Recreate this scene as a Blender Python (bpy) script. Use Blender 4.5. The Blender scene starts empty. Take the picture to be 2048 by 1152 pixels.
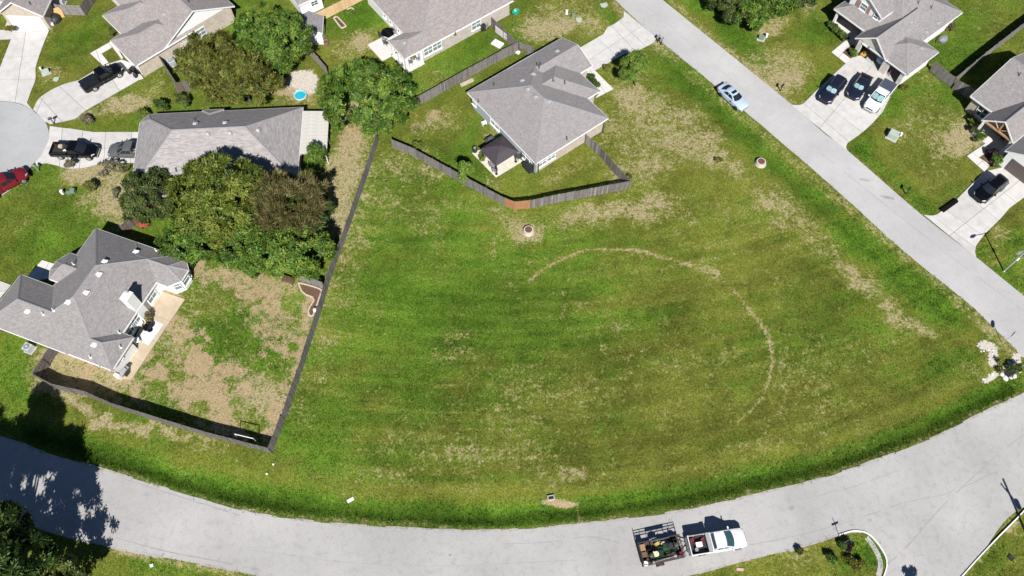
import bpy, math, random
import numpy as np
from mathutils import Vector, Matrix
random.seed(7); rng = np.random.default_rng(7)
sc = bpy.context.scene; COL = sc.collection
RAD = math.radians
# ------------------------------------------------------------------ camera, sky, sun, exposure
CAM_H, TILT, FPX = 84.0, RAD(28.0), 1600.0        # metres up, tilt from straight down, focal length in photo pixels (2048 wide)
cd = bpy.data.cameras.new('camera'); cam = bpy.data.objects.new('camera', cd); COL.objects.link(cam)
cam.location = (0, 0, CAM_H); cam.rotation_euler = (TILT, 0, 0)
cd.sensor_width = 36; cd.lens = 36*FPX/2048; cd.clip_end = 6000
sc.camera = cam
SUN_EL, SUN_AZ = RAD(44.5), RAD(-81.5)              # azimuth measured from +X, counter-clockwise
sv = Vector((math.cos(SUN_EL)*math.cos(SUN_AZ), math.cos(SUN_EL)*math.sin(SUN_AZ), math.sin(SUN_EL)))
w = bpy.data.worlds.new('World'); sc.world = w; w.use_nodes = True
nt = w.node_tree; bg = nt.nodes['Background']; sky = nt.nodes.new('ShaderNodeTexSky')
sky.sky_type = 'NISHITA'; sky.sun_disc = False; sky.sun_elevation = SUN_EL
sky.air_density = 0.65; sky.dust_density = 0.2; sky.ozone_density = 6.0
sky.sun_rotation = math.atan2(sv.x, sv.y)
nt.links.new(sky.outputs[0], bg.inputs[0]); bg.inputs[1].default_value = 0.05
sd = bpy.data.lights.new('sun', 'SUN'); sd.energy = 5.0; sd.angle = RAD(0.5); sd.color = (1.0, 0.965, 0.92)
so = bpy.data.objects.new('sun', sd); COL.objects.link(so); so.rotation_euler = sv.to_track_quat('Z', 'Y').to_euler()
so.location = (0, 0, 120)
vs = sc.view_settings; vs.view_transform = 'Standard'; vs.look = 'None'; vs.gamma = 1; vs.use_curve_mapping = False
vs.exposure = 0.55
# ------------------------------------------------------------------ survey helper: photo pixel -> point on the plane z
CT, ST = math.cos(TILT), math.sin(TILT)
def at(px, py, z=0.0):
    a, b = (px-1024)/FPX, (576-py)/FPX
    d = Vector((a, ST+CT*b, -CT+ST*b)); s = (CAM_H-z)/-d.z
    return Vector((0, 0, CAM_H))+d*s
def pix(X, Y, Z=0.0):
    dep = Y*ST+(CAM_H-Z)*CT; u = Y*CT-(CAM_H-Z)*ST
    return 1024+FPX*X/dep, 576-FPX*u/dep
# ------------------------------------------------------------------ noise in numpy
def _h(i, j, s):
    n = (i*374761393+j*668265263+s*1442695041) & 0xffffffff
    n = ((n ^ (n >> 13))*1274126177) & 0xffffffff
    return ((n ^ (n >> 16)) & 0xffff)/65535.0
def vnoise(x, y, s=0):
    x = np.asarray(x, float); y = np.asarray(y, float)
    i = np.floor(x).astype(np.int64); j = np.floor(y).astype(np.int64); f = x-i; g = y-j
    f = f*f*(3-2*f); g = g*g*(3-2*g)
    return (_h(i, j, s)*(1-f)+_h(i+1, j, s)*f)*(1-g)+(_h(i, j+1, s)*(1-f)+_h(i+1, j+1, s)*f)*g
def fbm(x, y, o=4, s=0):
    t = 0; a = .5; n = 0
    for k in range(o):
        t = t+a*vnoise(x*2**k, y*2**k, s+k*17); n += a; a *= .5
    return t/n
# ------------------------------------------------------------------ materials
MATS = {}
def pm(name, c1, c2=None, scale=3.0, rough=.7, bump=0.0, metal=0.0, detail=4, coat=0.0, spec=.5):
    """principled material whose base colour drifts between two tones of noise"""
    if name in MATS: return MATS[name]
    m = bpy.data.materials.new(name); m.use_nodes = True; t = m.node_tree; b = t.nodes['Principled BSDF']
    c2 = c2 or tuple(x*.85 for x in c1)
    tc = t.nodes.new('ShaderNodeTexCoord'); n = t.nodes.new('ShaderNodeTexNoise'); r = t.nodes.new('ShaderNodeValToRGB')
    n.inputs['Scale'].default_value = scale; n.inputs['Detail'].default_value = detail
    t.links.new(tc.outputs['Object'], n.inputs['Vector'])
    r.color_ramp.elements[0].position = .3; r.color_ramp.elements[1].position = .7
    r.color_ramp.elements[0].color = (*c1, 1); r.color_ramp.elements[1].color = (*c2, 1)
    t.links.new(n.outputs[0], r.inputs[0]); t.links.new(r.outputs[0], b.inputs['Base Color'])
    b.inputs['Roughness'].default_value = rough; b.inputs['Metallic'].default_value = metal
    b.inputs['Coat Weight'].default_value = coat; b.inputs['Specular IOR Level'].default_value = spec
    if bump:
        bp = t.nodes.new('ShaderNodeBump'); bp.inputs['Strength'].default_value = bump; bp.inputs['Distance'].default_value = .05
        t.links.new(n.outputs[0], bp.inputs['Height']); t.links.new(bp.outputs[0], b.inputs['Normal'])
    MATS[name] = m; return m
def brickmat(name, c1, c2, mortar, bw, rh, msize, rough=.9, bump=.4, off=.5, mix=.5, nz=.35):
    """courses laid in metres along the UV of a face: bricks, shingles, siding"""
    if name in MATS: return MATS[name]
    m = bpy.data.materials.new(name); m.use_nodes = True; t = m.node_tree; b = t.nodes['Principled BSDF']
    uv = t.nodes.new('ShaderNodeUVMap'); uv.uv_map = 'UVMap'
    k = t.nodes.new('ShaderNodeTexBrick'); k.offset = off; t.links.new(uv.outputs[0], k.inputs['Vector'])
    k.inputs['Color1'].default_value = (*c1, 1); k.inputs['Color2'].default_value = (*c2, 1); k.inputs['Mortar'].default_value = (*mortar, 1)
    k.inputs['Scale'].default_value = 1; k.inputs['Mortar Size'].default_value = msize; k.inputs['Bias'].default_value = 0
    k.inputs['Brick Width'].default_value = bw; k.inputs['Row Height'].default_value = rh
    n = t.nodes.new('ShaderNodeTexNoise'); n.inputs['Scale'].default_value = 1.6; n.inputs['Detail'].default_value = 8; n.inputs['Roughness'].default_value = .75
    tc = t.nodes.new('ShaderNodeTexCoord'); t.links.new(tc.outputs['Object'], n.inputs['Vector'])
    mr = t.nodes.new('ShaderNodeMapRange'); mr.inputs[1].default_value = .3; mr.inputs[2].default_value = .7
    mr.inputs[3].default_value = 1-nz; mr.inputs[4].default_value = 1+nz; t.links.new(n.outputs[0], mr.inputs[0])
    mx = t.nodes.new('ShaderNodeMix'); mx.data_type = 'RGBA'; mx.blend_type = 'MULTIPLY'; mx.inputs[0].default_value = 1
    t.links.new(k.outputs[0], mx.inputs[6]); t.links.new(mr.outputs[0], mx.inputs[7]); t.links.new(mx.outputs[2], b.inputs['Base Color'])
    bp = t.nodes.new('ShaderNodeBump'); bp.inputs['Strength'].default_value = bump; bp.inputs['Distance'].default_value = .02; bp.invert = True
    t.links.new(k.outputs[1], bp.inputs['Height']); t.links.new(bp.outputs[0], b.inputs['Normal'])
    b.inputs['Roughness'].default_value = rough; b.inputs['Specular IOR Level'].default_value = .3
    MATS[name] = m; return m
white = pm('white_trim', (.78, .78, .77), (.70, .70, .69), 1.5, .55)
siding = brickmat('white_siding', (.80, .80, .79), (.77, .77, .77), (.56, .56, .56), 6.0, .19, .012, .6, .6, .3, nz=.06)
bluesiding = brickmat('blue_grey_siding', (.40, .46, .52), (.37, .43, .49), (.22, .25, .29), 6.0, .19, .012, .6, .6, .3, nz=.08)
brick_tan = brickmat('tan_brick', (.46, .37, .30), (.34, .26, .20), (.50, .47, .42), .21, .075, .012, nz=.2)
brick_grey = brickmat('greyish_brick', (.42, .36, .31), (.32, .26, .22), (.50, .48, .45), .21, .075, .012, nz=.2)
brick_red = brickmat('red_brick', (.32, .17, .13), (.24, .12, .09), (.42, .38, .34), .21, .075, .012, nz=.2)
stone = brickmat('pale_stone', (.56, .53, .46), (.40, .37, .31), (.62, .60, .55), .38, .19, .03, nz=.25)
shingle = brickmat('grey_shingles', (.305, .285, .282), (.240, .224, .222), (.18, .167, .163), .32, .145, .010, .95, .7, .5, nz=.11)
shingle_b = brickmat('brownish_grey_shingles', (.345, .310, .298), (.255, .229, .222), (.19, .172, .168), .32, .145, .010, .95, .7, .5, nz=.11)
shingle_d = brickmat('silver_grey_shingles', (.295, .277, .274), (.225, .211, .209), (.17, .158, .156), .32, .145, .010, .95, .7, .5, nz=.11)
shingle_f = brickmat('streaked_grey_shingles', (.36, .335, .33), (.255, .24, .24), (.22, .205, .205), .55, .16, .008, .95, .7, .5, nz=.12)
ridgem = pm('ridge_shingles', (.27, .258, .262), (.21, .20, .205), 6, .95)
conc = pm('driveway_concrete', (.57, .552, .53), (.49, .475, .455), .9, .85, .05)
conc2 = pm('older_concrete', (.46, .45, .43), (.39, .375, .35), 1.4, .85, .05)
walkc = pm('walk_concrete', (.62, .60, .57), (.55, .53, .50), 1.2, .85)
patioc = pm('tan_patio_concrete', (.50, .415, .30), (.42, .335, .235), 1.1, .85, .1)
for m_ in (conc, conc2):
    t_ = m_.node_tree; b_ = t_.nodes['Principled BSDF']; src_ = b_.inputs['Base Color'].links[0].from_socket
    oi_ = t_.nodes.new('ShaderNodeObjectInfo'); mr_ = t_.nodes.new('ShaderNodeMapRange'); mr_.inputs[3].default_value = .90; mr_.inputs[4].default_value = 1.03; t_.links.new(oi_.outputs['Random'], mr_.inputs[0])
    g_ = t_.nodes.new('ShaderNodeNewGeometry'); n_ = t_.nodes.new('ShaderNodeTexNoise'); n_.inputs['Scale'].default_value = .9; n_.inputs['Detail'].default_value = 7; n_.inputs['Roughness'].default_value = .7; t_.links.new(g_.outputs['Position'], n_.inputs['Vector'])
    mr2_ = t_.nodes.new('ShaderNodeMapRange'); mr2_.inputs[1].default_value = .3; mr2_.inputs[2].default_value = .55; mr2_.inputs[3].default_value = .84; mr2_.inputs[4].default_value = 1.0; t_.links.new(n_.outputs[0], mr2_.inputs[0])
    mm_ = t_.nodes.new('ShaderNodeMath'); mm_.operation = 'MULTIPLY'; t_.links.new(mr_.outputs[0], mm_.inputs[0]); t_.links.new(mr2_.outputs[0], mm_.inputs[1])
    x_ = t_.nodes.new('ShaderNodeMix'); x_.data_type = 'RGBA'; x_.blend_type = 'MULTIPLY'; x_.inputs[0].default_value = 1; t_.links.new(src_, x_.inputs[6]); t_.links.new(mm_.outputs[0], x_.inputs[7]); t_.links.new(x_.outputs[2], b_.inputs['Base Color'])
joint = pm('joint_filler', (.17, .16, .14), (.13, .125, .11), 4, .95)
fencew = pm('weathered_grey_wood', (.225, .205, .195), (.13, .118, .112), 3.5, .9, .2)
fencew2 = pm('darker_weathered_wood', (.165, .148, .138), (.095, .085, .08), 3.5, .9, .2)
fencew3 = pm('pale_weathered_wood', (.29, .268, .255), (.18, .163, .155), 3.5, .9, .2)
cedar = pm('new_cedar', (.38, .19, .095), (.28, .13, .06), 3, .8, .2)
pine = pm('new_pine', (.62, .46, .26), (.50, .35, .18), 3, .8, .2)
darkwood = pm('brown_wood', (.14, .08, .05), (.09, .05, .03), 4, .85)
glass = pm('window_glass', (.025, .045, .05), (.05, .075, .08), .8, .06)
blind = pm('window_with_blinds', (.20, .25, .25), (.14, .19, .19), .9, .08)
autoglass = pm('car_glass', (.012, .016, .022), (.02, .026, .034), 1, .05)
tyre = pm('tyre_rubber', (.018, .018, .018), None, 6, .85)
alloy = pm('wheel_alloy', (.45, .45, .46), (.36, .36, .37), 5, .35, metal=.7)
darkalloy = pm('dark_wheel', (.05, .05, .055), None, 5, .4, metal=.5)
chrome = pm('bright_metal', (.62, .62, .62), (.5, .5, .5), 4, .25, metal=.9)
steel = pm('galvanised_steel', (.50, .51, .52), (.40, .41, .42), 5, .45, metal=.4)
blackm = pm('black_metal', (.018, .018, .02), (.03, .03, .033), 4, .45)
blackp = pm('black_plastic', (.022, .022, .024), (.03, .03, .03), 4, .6)
darkgrey = pm('charcoal_plastic', (.07, .07, .075), (.05, .05, .055), 4, .6)
midgrey = pm('grey_plastic', (.26, .26, .27), (.2, .2, .21), 4, .6)
redl = pm('tail_lamp_red', (.35, .012, .012), None, 4, .2)
lampm = pm('head_lamp', (.6, .62, .65), None, 4, .1)
ac_m = pm('cooling_unit_paint', (.48, .52, .55), (.42, .46, .49), 4, .5)
fanm = pm('fan_grille', (.20, .22, .24), None, 8, .5)
greenbox = pm('utility_green', (.16, .24, .18), (.13, .20, .15), 3, .6)
mint = pm('pale_utility_green', (.40, .46, .40), (.34, .40, .34), 3, .6)
trunkm = pm('bark', (.12, .085, .06), (.07, .05, .035), 5, .95, .4)
mulch = pm('brown_mulch', (.15, .085, .055), (.08, .045, .03), 7, .95, .5)
edging = pm('stone_edging', (.52, .42, .34), (.42, .33, .26), 3, .9, .3)
rockm = pm('white_limestone', (.66, .64, .60), (.50, .47, .43), 3, .9, .4)
# ------------------------------------------------------------------ mesh builder
class MB:
    def __init__(s): s.v = []; s.f = []; s.mi = []
    def poly(s, pts, m=0):
        k = len(s.v); s.v += [tuple(p) for p in pts]; s.f.append(tuple(range(k, k+len(pts)))); s.mi.append(m)
    def box(s, c, d, rz=0.0, m=0, M=None):
        hx, hy, hz = d[0]/2, d[1]/2, d[2]/2; k = len(s.v); cs, sn = math.cos(rz), math.sin(rz)
        for z in (-hz, hz):
            for x, y in ((-hx, -hy), (hx, -hy), (hx, hy), (-hx, hy)):
                p = Vector((x*cs-y*sn, x*sn+y*cs, z))
                if M: p = M @ p
                s.v.append((c[0]+p.x, c[1]+p.y, c[2]+p.z))
        for q in ((3, 2, 1, 0), (4, 5, 6, 7), (0, 1, 5, 4), (1, 2, 6, 5), (2, 3, 7, 6), (3, 0, 4, 7)):
            s.f.append(tuple(k+i for i in q)); s.mi.append(m)
    def prism(s, pts, z0, z1, m=0, cap=True):
        n = len(pts); k = len(s.v)
        a = sum(pts[i][0]*pts[(i+1) % n][1]-pts[(i+1) % n][0]*pts[i][1] for i in range(n))
        if a < 0: pts = pts[::-1]
        s.v += [(p[0], p[1], z0) for p in pts]+[(p[0], p[1], z1) for p in pts]
        for i in range(n):
            j = (i+1) % n; s.f.append((k+i, k+j, k+n+j, k+n+i)); s.mi.append(m)
        if cap:
            s.f.append(tuple(k+n+i for i in range(n))); s.mi.append(m)
            s.f.append(tuple(k+i for i in range(n-1, -1, -1))); s.mi.append(m)
    def tube(s, p0, p1, r0, r1=None, n=8, m=0, cap=True):
        r1 = r0 if r1 is None else r1; p0 = Vector(p0); p1 = Vector(p1); d = (p1-p0).normalized()
        a = d.orthogonal().normalized(); b = d.cross(a); k = len(s.v)
        for p, r in ((p0, r0), (p1, r1)):
            for i in range(n):
                t = 2*math.pi*i/n; s.v.append(tuple(p+(a*math.cos(t)+b*math.sin(t))*r))
        for i in range(n):
            j = (i+1) % n; s.f.append((k+i, k+j, k+n+j, k+n+i)); s.mi.append(m)
        if cap:
            s.f.append(tuple(k+i for i in range(n-1, -1, -1))); s.mi.append(m)
            s.f.append(tuple(k+n+i for i in range(n))); s.mi.append(m)
    def path(s, pts, r, n=6, m=0):
        for a, b in zip(pts[:-1], pts[1:]): s.tube(a, b, r, r, n, m)
    def lathe(s, c, prof, n=16, m=0, axis='z'):
        k = len(s.v); L = len(prof)
        for r, z in prof:
            for i in range(n):
                t = 2*math.pi*i/n; x, y = r*math.cos(t), r*math.sin(t)
                p = (x, y, z) if axis == 'z' else (x, z, y)
                s.v.append((c[0]+p[0], c[1]+p[1], c[2]+p[2]))
        for l in range(L-1):
            for i in range(n):
                j = (i+1) % n; q = (k+l*n+i, k+l*n+j, k+(l+1)*n+j, k+(l+1)*n+i)
                s.f.append(q if axis == 'z' else q[::-1]); s.mi.append(m)
        a = tuple(k+i for i in range(n)); b = tuple(k+(L-1)*n+i for i in range(n))
        s.f.append(a[::-1] if axis == 'z' else a); s.mi.append(m); s.f.append(b if axis == 'z' else b[::-1]); s.mi.append(m)
    def rings(s, rg, m=0, close=True, caps=(True, True)):
        k = len(s.v); n = len(rg[0])
        for r in rg: s.v += [tuple(p) for p in r]
        for l in range(len(rg)-1):
            for i in range(n if close else n-1):
                j = (i+1) % n; s.f.append((k+l*n+i, k+l*n+j, k+(l+1)*n+j, k+(l+1)*n+i)); s.mi.append(m)
        if caps[0]: s.f.append(tuple(k+i for i in range(n-1, -1, -1))); s.mi.append(m)
        if caps[1]: s.f.append(tuple(k+(len(rg)-1)*n+i for i in range(n))); s.mi.append(m)
    def mesh(s, name, mats, smooth=False, bevel=None):
        me = bpy.data.meshes.new(name); me.from_pydata(s.v, [], s.f)
        mats = mats if isinstance(mats, (list, tuple)) else [mats]
        for x in mats: me.materials.append(x)
        me.polygons.foreach_set('material_index', s.mi)
        if smooth: me.polygons.foreach_set('use_smooth', [True]*len(s.f))
        uv = me.uv_layers.new(name='UVMap'); co = me.vertices
        buf = np.zeros(len(me.loops)*2, np.float32)
        for p in me.polygons:
            nn = p.normal
            if abs(nn.z) > .995: u, v = Vector((1, 0, 0)), Vector((0, 1, 0))
            else: u = Vector((-nn.y, nn.x, 0)).normalized(); v = nn.cross(u)
            for li in p.loop_indices:
                q = co[me.loops[li].vertex_index].co; buf[2*li] = q.dot(u); buf[2*li+1] = q.dot(v)
        uv.data.foreach_set('uv', buf); me.update(); return me
    def build(s, name, mats, parent=None, loc=(0, 0, 0), rz=0.0, smooth=False):
        o = bpy.data.objects.new(name, s.mesh(name, mats, smooth)); COL.objects.link(o)
        o.location = loc; o.rotation_euler = (0, 0, rz)
        if parent is not None: o.parent = parent
        if smooth:
            md = o.modifiers.new('edges', 'EDGE_SPLIT'); md.split_angle = RAD(40)
        return o
def tag(o, label=None, cat=None, group=None, kind=None):
    if label: o['label'] = label
    if cat: o['category'] = cat
    if group: o['group'] = group
    if kind: o['kind'] = kind
    return o
def thing(name, label, cat, loc=(0, 0, 0), rz=0.0, group=None):
    o = bpy.data.objects.new(name, None); COL.objects.link(o); o.empty_display_size = .3
    o.location = loc; o.rotation_euler = (0, 0, rz); return tag(o, label, cat, group)
def struct(name, mb, m, smooth=False): return tag(mb.build(name, m, smooth=smooth), kind='structure')
def linkobj(name, me, parent, loc=(0, 0, 0), rz=0.0):
    o = bpy.data.objects.new(name, me); COL.objects.link(o); o.parent = parent; o.location = loc; o.rotation_euler = (0, 0, rz); return o
def kids(o): return [c for c in bpy.data.objects if c.parent == o]
def copytree(o, loc, rz, label, parent=None):
    c = o.copy(); COL.objects.link(c)
    if parent: c.parent = parent
    else: c.location = loc; c.rotation_euler = (0, 0, rz); c['label'] = label
    for k in kids(o): copytree(k, None, None, None, c)
    return c
def spline(pts, step=8):
    """catmull-rom through photo pixels"""
    P = [Vector((p[0], p[1])) for p in pts]; P = [P[0]*2-P[1]]+P+[P[-1]*2-P[-2]]; out = []
    for i in range(1, len(P)-2):
        n = max(1, int((P[i+1]-P[i]).length/step))
        for k in range(n):
            t = k/n; a, b, c, d = P[i-1:i+3]
            out.append(.5*(2*b+(c-a)*t+(2*a-5*b+4*c-d)*t*t+(3*b-a-3*c+d)*t**3))
    out.append(P[-2]); return out
# ================================================================== ground
def axis_pts(a, b, st, far): 
    m = np.arange(a, b+1e-6, st); return np.concatenate([[-far, -900, -350, a-60, a-20], m, [b+20, b+60, 350, 900, far]])
gx = axis_pts(-92, 92, .32, 2500); gy = axis_pts(-6, 112, .32, 2500)
GX, GY = np.meshgrid(gx, gy); GX = GX.ravel(); GY = GY.ravel()
PX, PY = pix(np.clip(GX, -95, 95), np.clip(GY, -8, 116))
wx = (fbm(GX*.22, GY*.22, 3, 3)-.5); wy = (fbm(GX*.22, GY*.22, 3, 91)-.5)
w2x = (fbm(GX*.9, GY*.9, 3, 5)-.5); w2y = (fbm(GX*.9, GY*.9, 3, 55)-.5)
def blob(cx, cy, rx, ry, rot=0, soft=2.0):
    r = RAD(rot); dx = PX-cx+(wx*.9+w2x*.45)*rx*1.2; dy = PY-cy+(wy*.9+w2y*.45)*ry*1.2
    u = (dx*math.cos(r)+dy*math.sin(r))/rx; v = (-dx*math.sin(r)+dy*math.cos(r))/ry
    return np.exp(-(u*u+v*v)**soft*.7)
def seg_dist(pts, wob=0):
    d = np.full(PX.shape, 1e9)
    for (x0, y0), (x1, y1) in zip(pts[:-1], pts[1:]):
        ex, ey = x1-x0, y1-y0; L = ex*ex+ey*ey; qx = PX+wx*wob; qy = PY+wy*wob
        t = np.clip(((qx-x0)*ex+(qy-y0)*ey)/L, 0, 1); d = np.minimum(d, np.hypot(qx-x0-t*ex, qy-y0-t*ey))
    return d
def strip(pts, hw, wob=14, soft=1.5): return np.exp(-(seg_dist(pts, wob)/hw)**(2*soft)*.7)
def inpoly(pts, wob=6):
    qx = PX+w2x*wob; qy = PY+w2y*wob; c = np.zeros(PX.shape, bool); n = len(pts)
    for i in range(n):
        (x0, y0), (x1, y1) = pts[i], pts[(i+1) % n]
        k = ((y0 > qy) != (y1 > qy)) & (qx < (x1-x0)*(qy-y0)/((y1-y0) if y1 != y0 else 1e-9)+x0); c ^= k
    return c.astype(float)
D = np.full(PX.shape, .25); L = np.full(PX.shape, .40); B = np.zeros(PX.shape)
D += (fbm(GX*.06, GY*.06, 4, 11)-.5)*.5; L += (fbm(GX*.05+7, GY*.05, 4, 29)-.5)*.9
UP_PX = [(-160, 815), (0, 872), (98, 907), (203, 937), (293, 965), (400, 997), (498, 1024), (600, 1040), (700, 1050), (850, 1058), (1000, 1061), (1162, 1048), (1293, 1033), (1400, 1015), (1500, 991), (1617, 964), (1721, 931), (1850, 882), (1950, 833), (2048, 785), (2140, 725)]
LO_PX = [(1745, 1190), (1766, 1152), (1773, 1128), (1767, 1108), (1752, 1085), (1734, 1068), (1713, 1063), (1682, 1069), (1578, 1101), (1500, 1118), (1460, 1128), (1372, 1152), (1200, 1185), (900, 1200), (640, 1180), (520, 1152), (400, 1128), (283, 1107), (215, 1093), (100, 1062), (0, 1030), (-160, 980)]
SL_PX = [(1090, -150), (1232, 0), (1312, 74), (1400, 146), (1500, 231), (1673, 380), (1773, 472), (1850, 537), (1935, 605), (1985, 653), (2039, 706), (2075, 748)]
lower_ditch = [(60, 868), (180, 900), (300, 938), (450, 985), (600, 1010), (800, 1028), (1000, 1033), (1160, 1020), (1300, 1003), (1450, 973), (1600, 938), (1720, 905), (1850, 855), (1950, 805), (2010, 775)]
west_ditch = [(1345, 118), (1420, 200), (1500, 275), (1600, 365), (1700, 455), (1800, 545), (1900, 628)]
east_ditch = [(1345, -60), (1400, 10), (1470, 70), (1530, 120)]; east_ditch2 = [(1720, 305), (1800, 375), (1860, 425)]
# (centre, radii, turn, channel, amount): what grows where on the lots, as surveyed on the photograph
for cx, cy, rx, ry, rot, ch, val in [
    # open field
    (690, 520, 45, 260, 12, 'D', .30), (835, 330, 60, 35, 20, 'D', .45), (800, 400, 70, 40, 60, 'D', .30), (870, 440, 30, 70, 0, 'D', .2),
    (1000, 430, 90, 16, 10, 'D', .30), (1190, 432, 110, 26, -8, 'D', .40), (1057, 468, 34, 18, 0, 'D', .5), (1320, 420, 160, 26, 0, 'D', .28),
    (1290, 250, 110, 75, 30, 'D', .36), (1265, 200, 50, 30, 30, 'D', .28), (1400, 290, 60, 60, 40, 'D', .32), (1480, 350, 110, 30, 30, 'D', .25), (1265, 340, 60, 40, 0, 'D', .35),
    (1560, 420, 60, 40, 40, 'D', .25), (1640, 480, 26, 60, -48, 'D', .35), (1750, 590, 20, 75, -48, 'D', .55), (1840, 650, 14, 40, -50, 'D', .5), (1700, 545, 15, 50, -48, 'D', .3),
    (900, 690, 45, 40, 0, 'D', .30), (1150, 948, 30, 14, 0, 'D', .55), (1420, 545, 26, 10, 25, 'D', .4), (760, 950, 80, 22, 12, 'D', .2), (930, 905, 150, 25, 5, 'D', .12),
    (1000, 620, 260, 120, 10, 'L', .15), (850, 560, 120, 200, 5, 'L', .2), (1650, 700, 200, 140, 0, 'L', .15), (1900, 740, 60, 40, 0, 'L', .4), (1180, 780, 300, 110, 0, 'L', -.12), (1350, 560, 160, 70, 10, 'L', -.15), (640, 870, 70, 60, 0, 'L', .2),
    (1120, 1004, 36, 10, 6, 'B', .75), (1158, 1025, 5, 22, -15, 'D', .7), (1615, 945, 40, 5, -22, 'D', .5),
    # corner with white rock
    (1970, 680, 40, 22, -40, 'B', .3), (1990, 745, 46, 30, 0, 'D', .35), (1980, 720, 18, 40, 0, 'B', .5),
    # back yard of the hip roofed house with the chimney
    (470, 560, 130, 36, 5, 'B', .62), (560, 650, 70, 45, 0, 'B', .55), (420, 600, 60, 40, 0, 'B', .4), (390, 730, 40, 28, 0, 'B', .75), (330, 690, 60, 26, -55, 'D', .3), (440, 800, 30, 45, -25, 'B', .75), (330, 800, 60, 24, 15, 'B', .4), (540, 800, 40, 70, -70, 'D', .4), (600, 700, 14, 130, 15, 'B', .6),
    (470, 690, 90, 60, 0, 'L', .5), (430, 660, 60, 18, -20, 'L', .5), (480, 780, 60, 30, 0, 'L', .4), (570, 690, 40, 50, 0, 'L', .4), (300, 730, 22, 60, 35, 'L', .5), (500, 730, 130, 90, 0, 'D', .20), (200, 740, 90, 30, 20, 'D', .6), (130, 720, 60, 30, 20, 'D', .35), (30, 740, 40, 60, 0, 'L', .3), (100, 745, 40, 40, 0, 'D', .4),
    # strip outside that fence
    (260, 835, 200, 12, 17, 'D', .62), (110, 790, 60, 20, 30, 'D', .3), (350, 880, 120, 14, 17, 'D', .3), (240, 870, 200, 22, 18, 'L', .1), (40, 790, 60, 60, 0, 'L', .2),
    # front yards on the left
    (210, 370, 70, 45, 10, 'D', .75), (160, 345, 60, 20, -10, 'D', .4), (240, 420, 40, 40, 0, 'D', .5), (50, 380, 50, 30, 0, 'D', .25), (60, 450, 60, 30, 0, 'D', .3), (100, 500, 70, 40, 0, 'L', .3), (200, 440, 60, 22, 10, 'D', .3), (120, 430, 60, 40, 0, 'L', .2),
    (230, 215, 60, 22, -15, 'D', .65), (170, 230, 30, 10, 0, 'D', .4), (280, 195, 60, 20, -30, 'D', .4), (330, 165, 25, 40, -30, 'D', .2), (100, 150, 30, 24, 0, 'D', .45), (90, 60, 16, 24, 0, 'D', .4), (140, 90, 50, 40, 0, 'L', .4), (190, 60, 30, 40, 0, 'L', .3), (370, 115, 40, 20, -30, 'D', .3),
    # between the left houses
    (585, 170, 60, 34, 0, 'B', .72), (604, 163, 34, 26, 10, 'W', .80), (620, 195, 50, 18, 0, 'D', .6), (560, 190, 40, 30, 0, 'B', .5), (690, 320, 40, 120, 20, 'D', .65), (680, 420, 24, 60, 20, 'D', .4), (700, 270, 40, 30, 0, 'B', .6), (695, 440, 12, 60, 22, 'L', .3),
    # back yard of the top middle house
    (700, 90, 45, 30, -20, 'D', .5), (720, 80, 25, 22, 0, 'D', .35), (740, 25, 40, 30, 0, 'L', .5), (690, 55, 50, 30, 0, 'L', .3), (790, 165, 50, 40, 0, 'L', .25), (880, 150, 60, 20, -30, 'D', .25), (930, 110, 60, 25, -30, 'L', .25),
    # lot beside the street, top
    (1120, 30, 90, 40, 0, 'D', .34), (1080, 60, 70, 24, -20, 'D', .45), (1180, 60, 50, 25, 0, 'D', .3), (1215, 30, 12, 30, -40, 'L', .5), (1040, 60, 50, 20, -30, 'L', .2),
    # yard of the middle house
    (880, 240, 50, 26, -10, 'D', .55), (868, 228, 26, 14, 0, 'B', .6), (835, 260, 24, 26, 0, 'B', .5), (910, 320, 60, 36, 20, 'L', .15), (1130, 345, 60, 14, -20, 'D', .4), (940, 270, 30, 50, 30, 'L', .2), (1010, 370, 40, 14, 10, 'D', .25), (985, 268, 18, 14, 30, 'D', .4),
    # across the street
    (1570, 130, 70, 36, 25, 'D', .55), (1590, 170, 34, 24, 40, 'D', .35), (1480, 60, 60, 20, 40, 'L', .3), (1640, 170, 22, 40, 30, 'L', .4), (1640, 70, 40, 30, 20, 'L', .5), (1545, 50, 40, 16, -20, 'D', .5), (1620, 15, 30, 20, -40, 'B', .5), (1430, 10, 30, 18, 40, 'B', .4), (1500, 48, 40, 8, 30, 'D', .35),
    (1880, 265, 60, 60, 30, 'D', .28), (1925, 280, 40, 34, 0, 'D', .45), (1810, 250, 22, 60, 15, 'D', .35), (1870, 330, 60, 50, 0, 'D', .2), (1870, 320, 50, 30, 20, 'L', .2), (1900, 395, 40, 24, -40, 'L', .3), (1780, 210, 30, 30, 0, 'L', .35), (1730, 290, 26, 26, 0, 'L', .5), (1860, 175, 22, 30, 0, 'D', .3),
    (1980, 60, 40, 40, 0, 'D', .2), (1920, 110, 50, 30, 0, 'L', .2), (2020, 130, 30, 20, 0, 'L', .3), (2000, 470, 24, 16, 0, 'D', .5), (2030, 480, 20, 30, 0, 'L', .3), (1990, 520, 20, 30, -40, 'D', .3), (1965, 500, 10, 12, 0, 'L', .4), (2010, 560, 40, 20, 0, 'L', .2),
    # corner islands at the bottom
    (300, 1125, 90, 30, 10, 'L', .3), (260, 1105, 40, 10, 10, 'D', .4), (1640, 1105, 60, 16, -15, 'D', .25), (1715, 1110, 60, 34, 0, 'L', .6), (2030, 1060, 20, 20, 0, 'D', .3), (1990, 1120, 60, 40, 0, 'L', .3)]:
    b = blob(cx, cy, rx, ry, rot)
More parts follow.
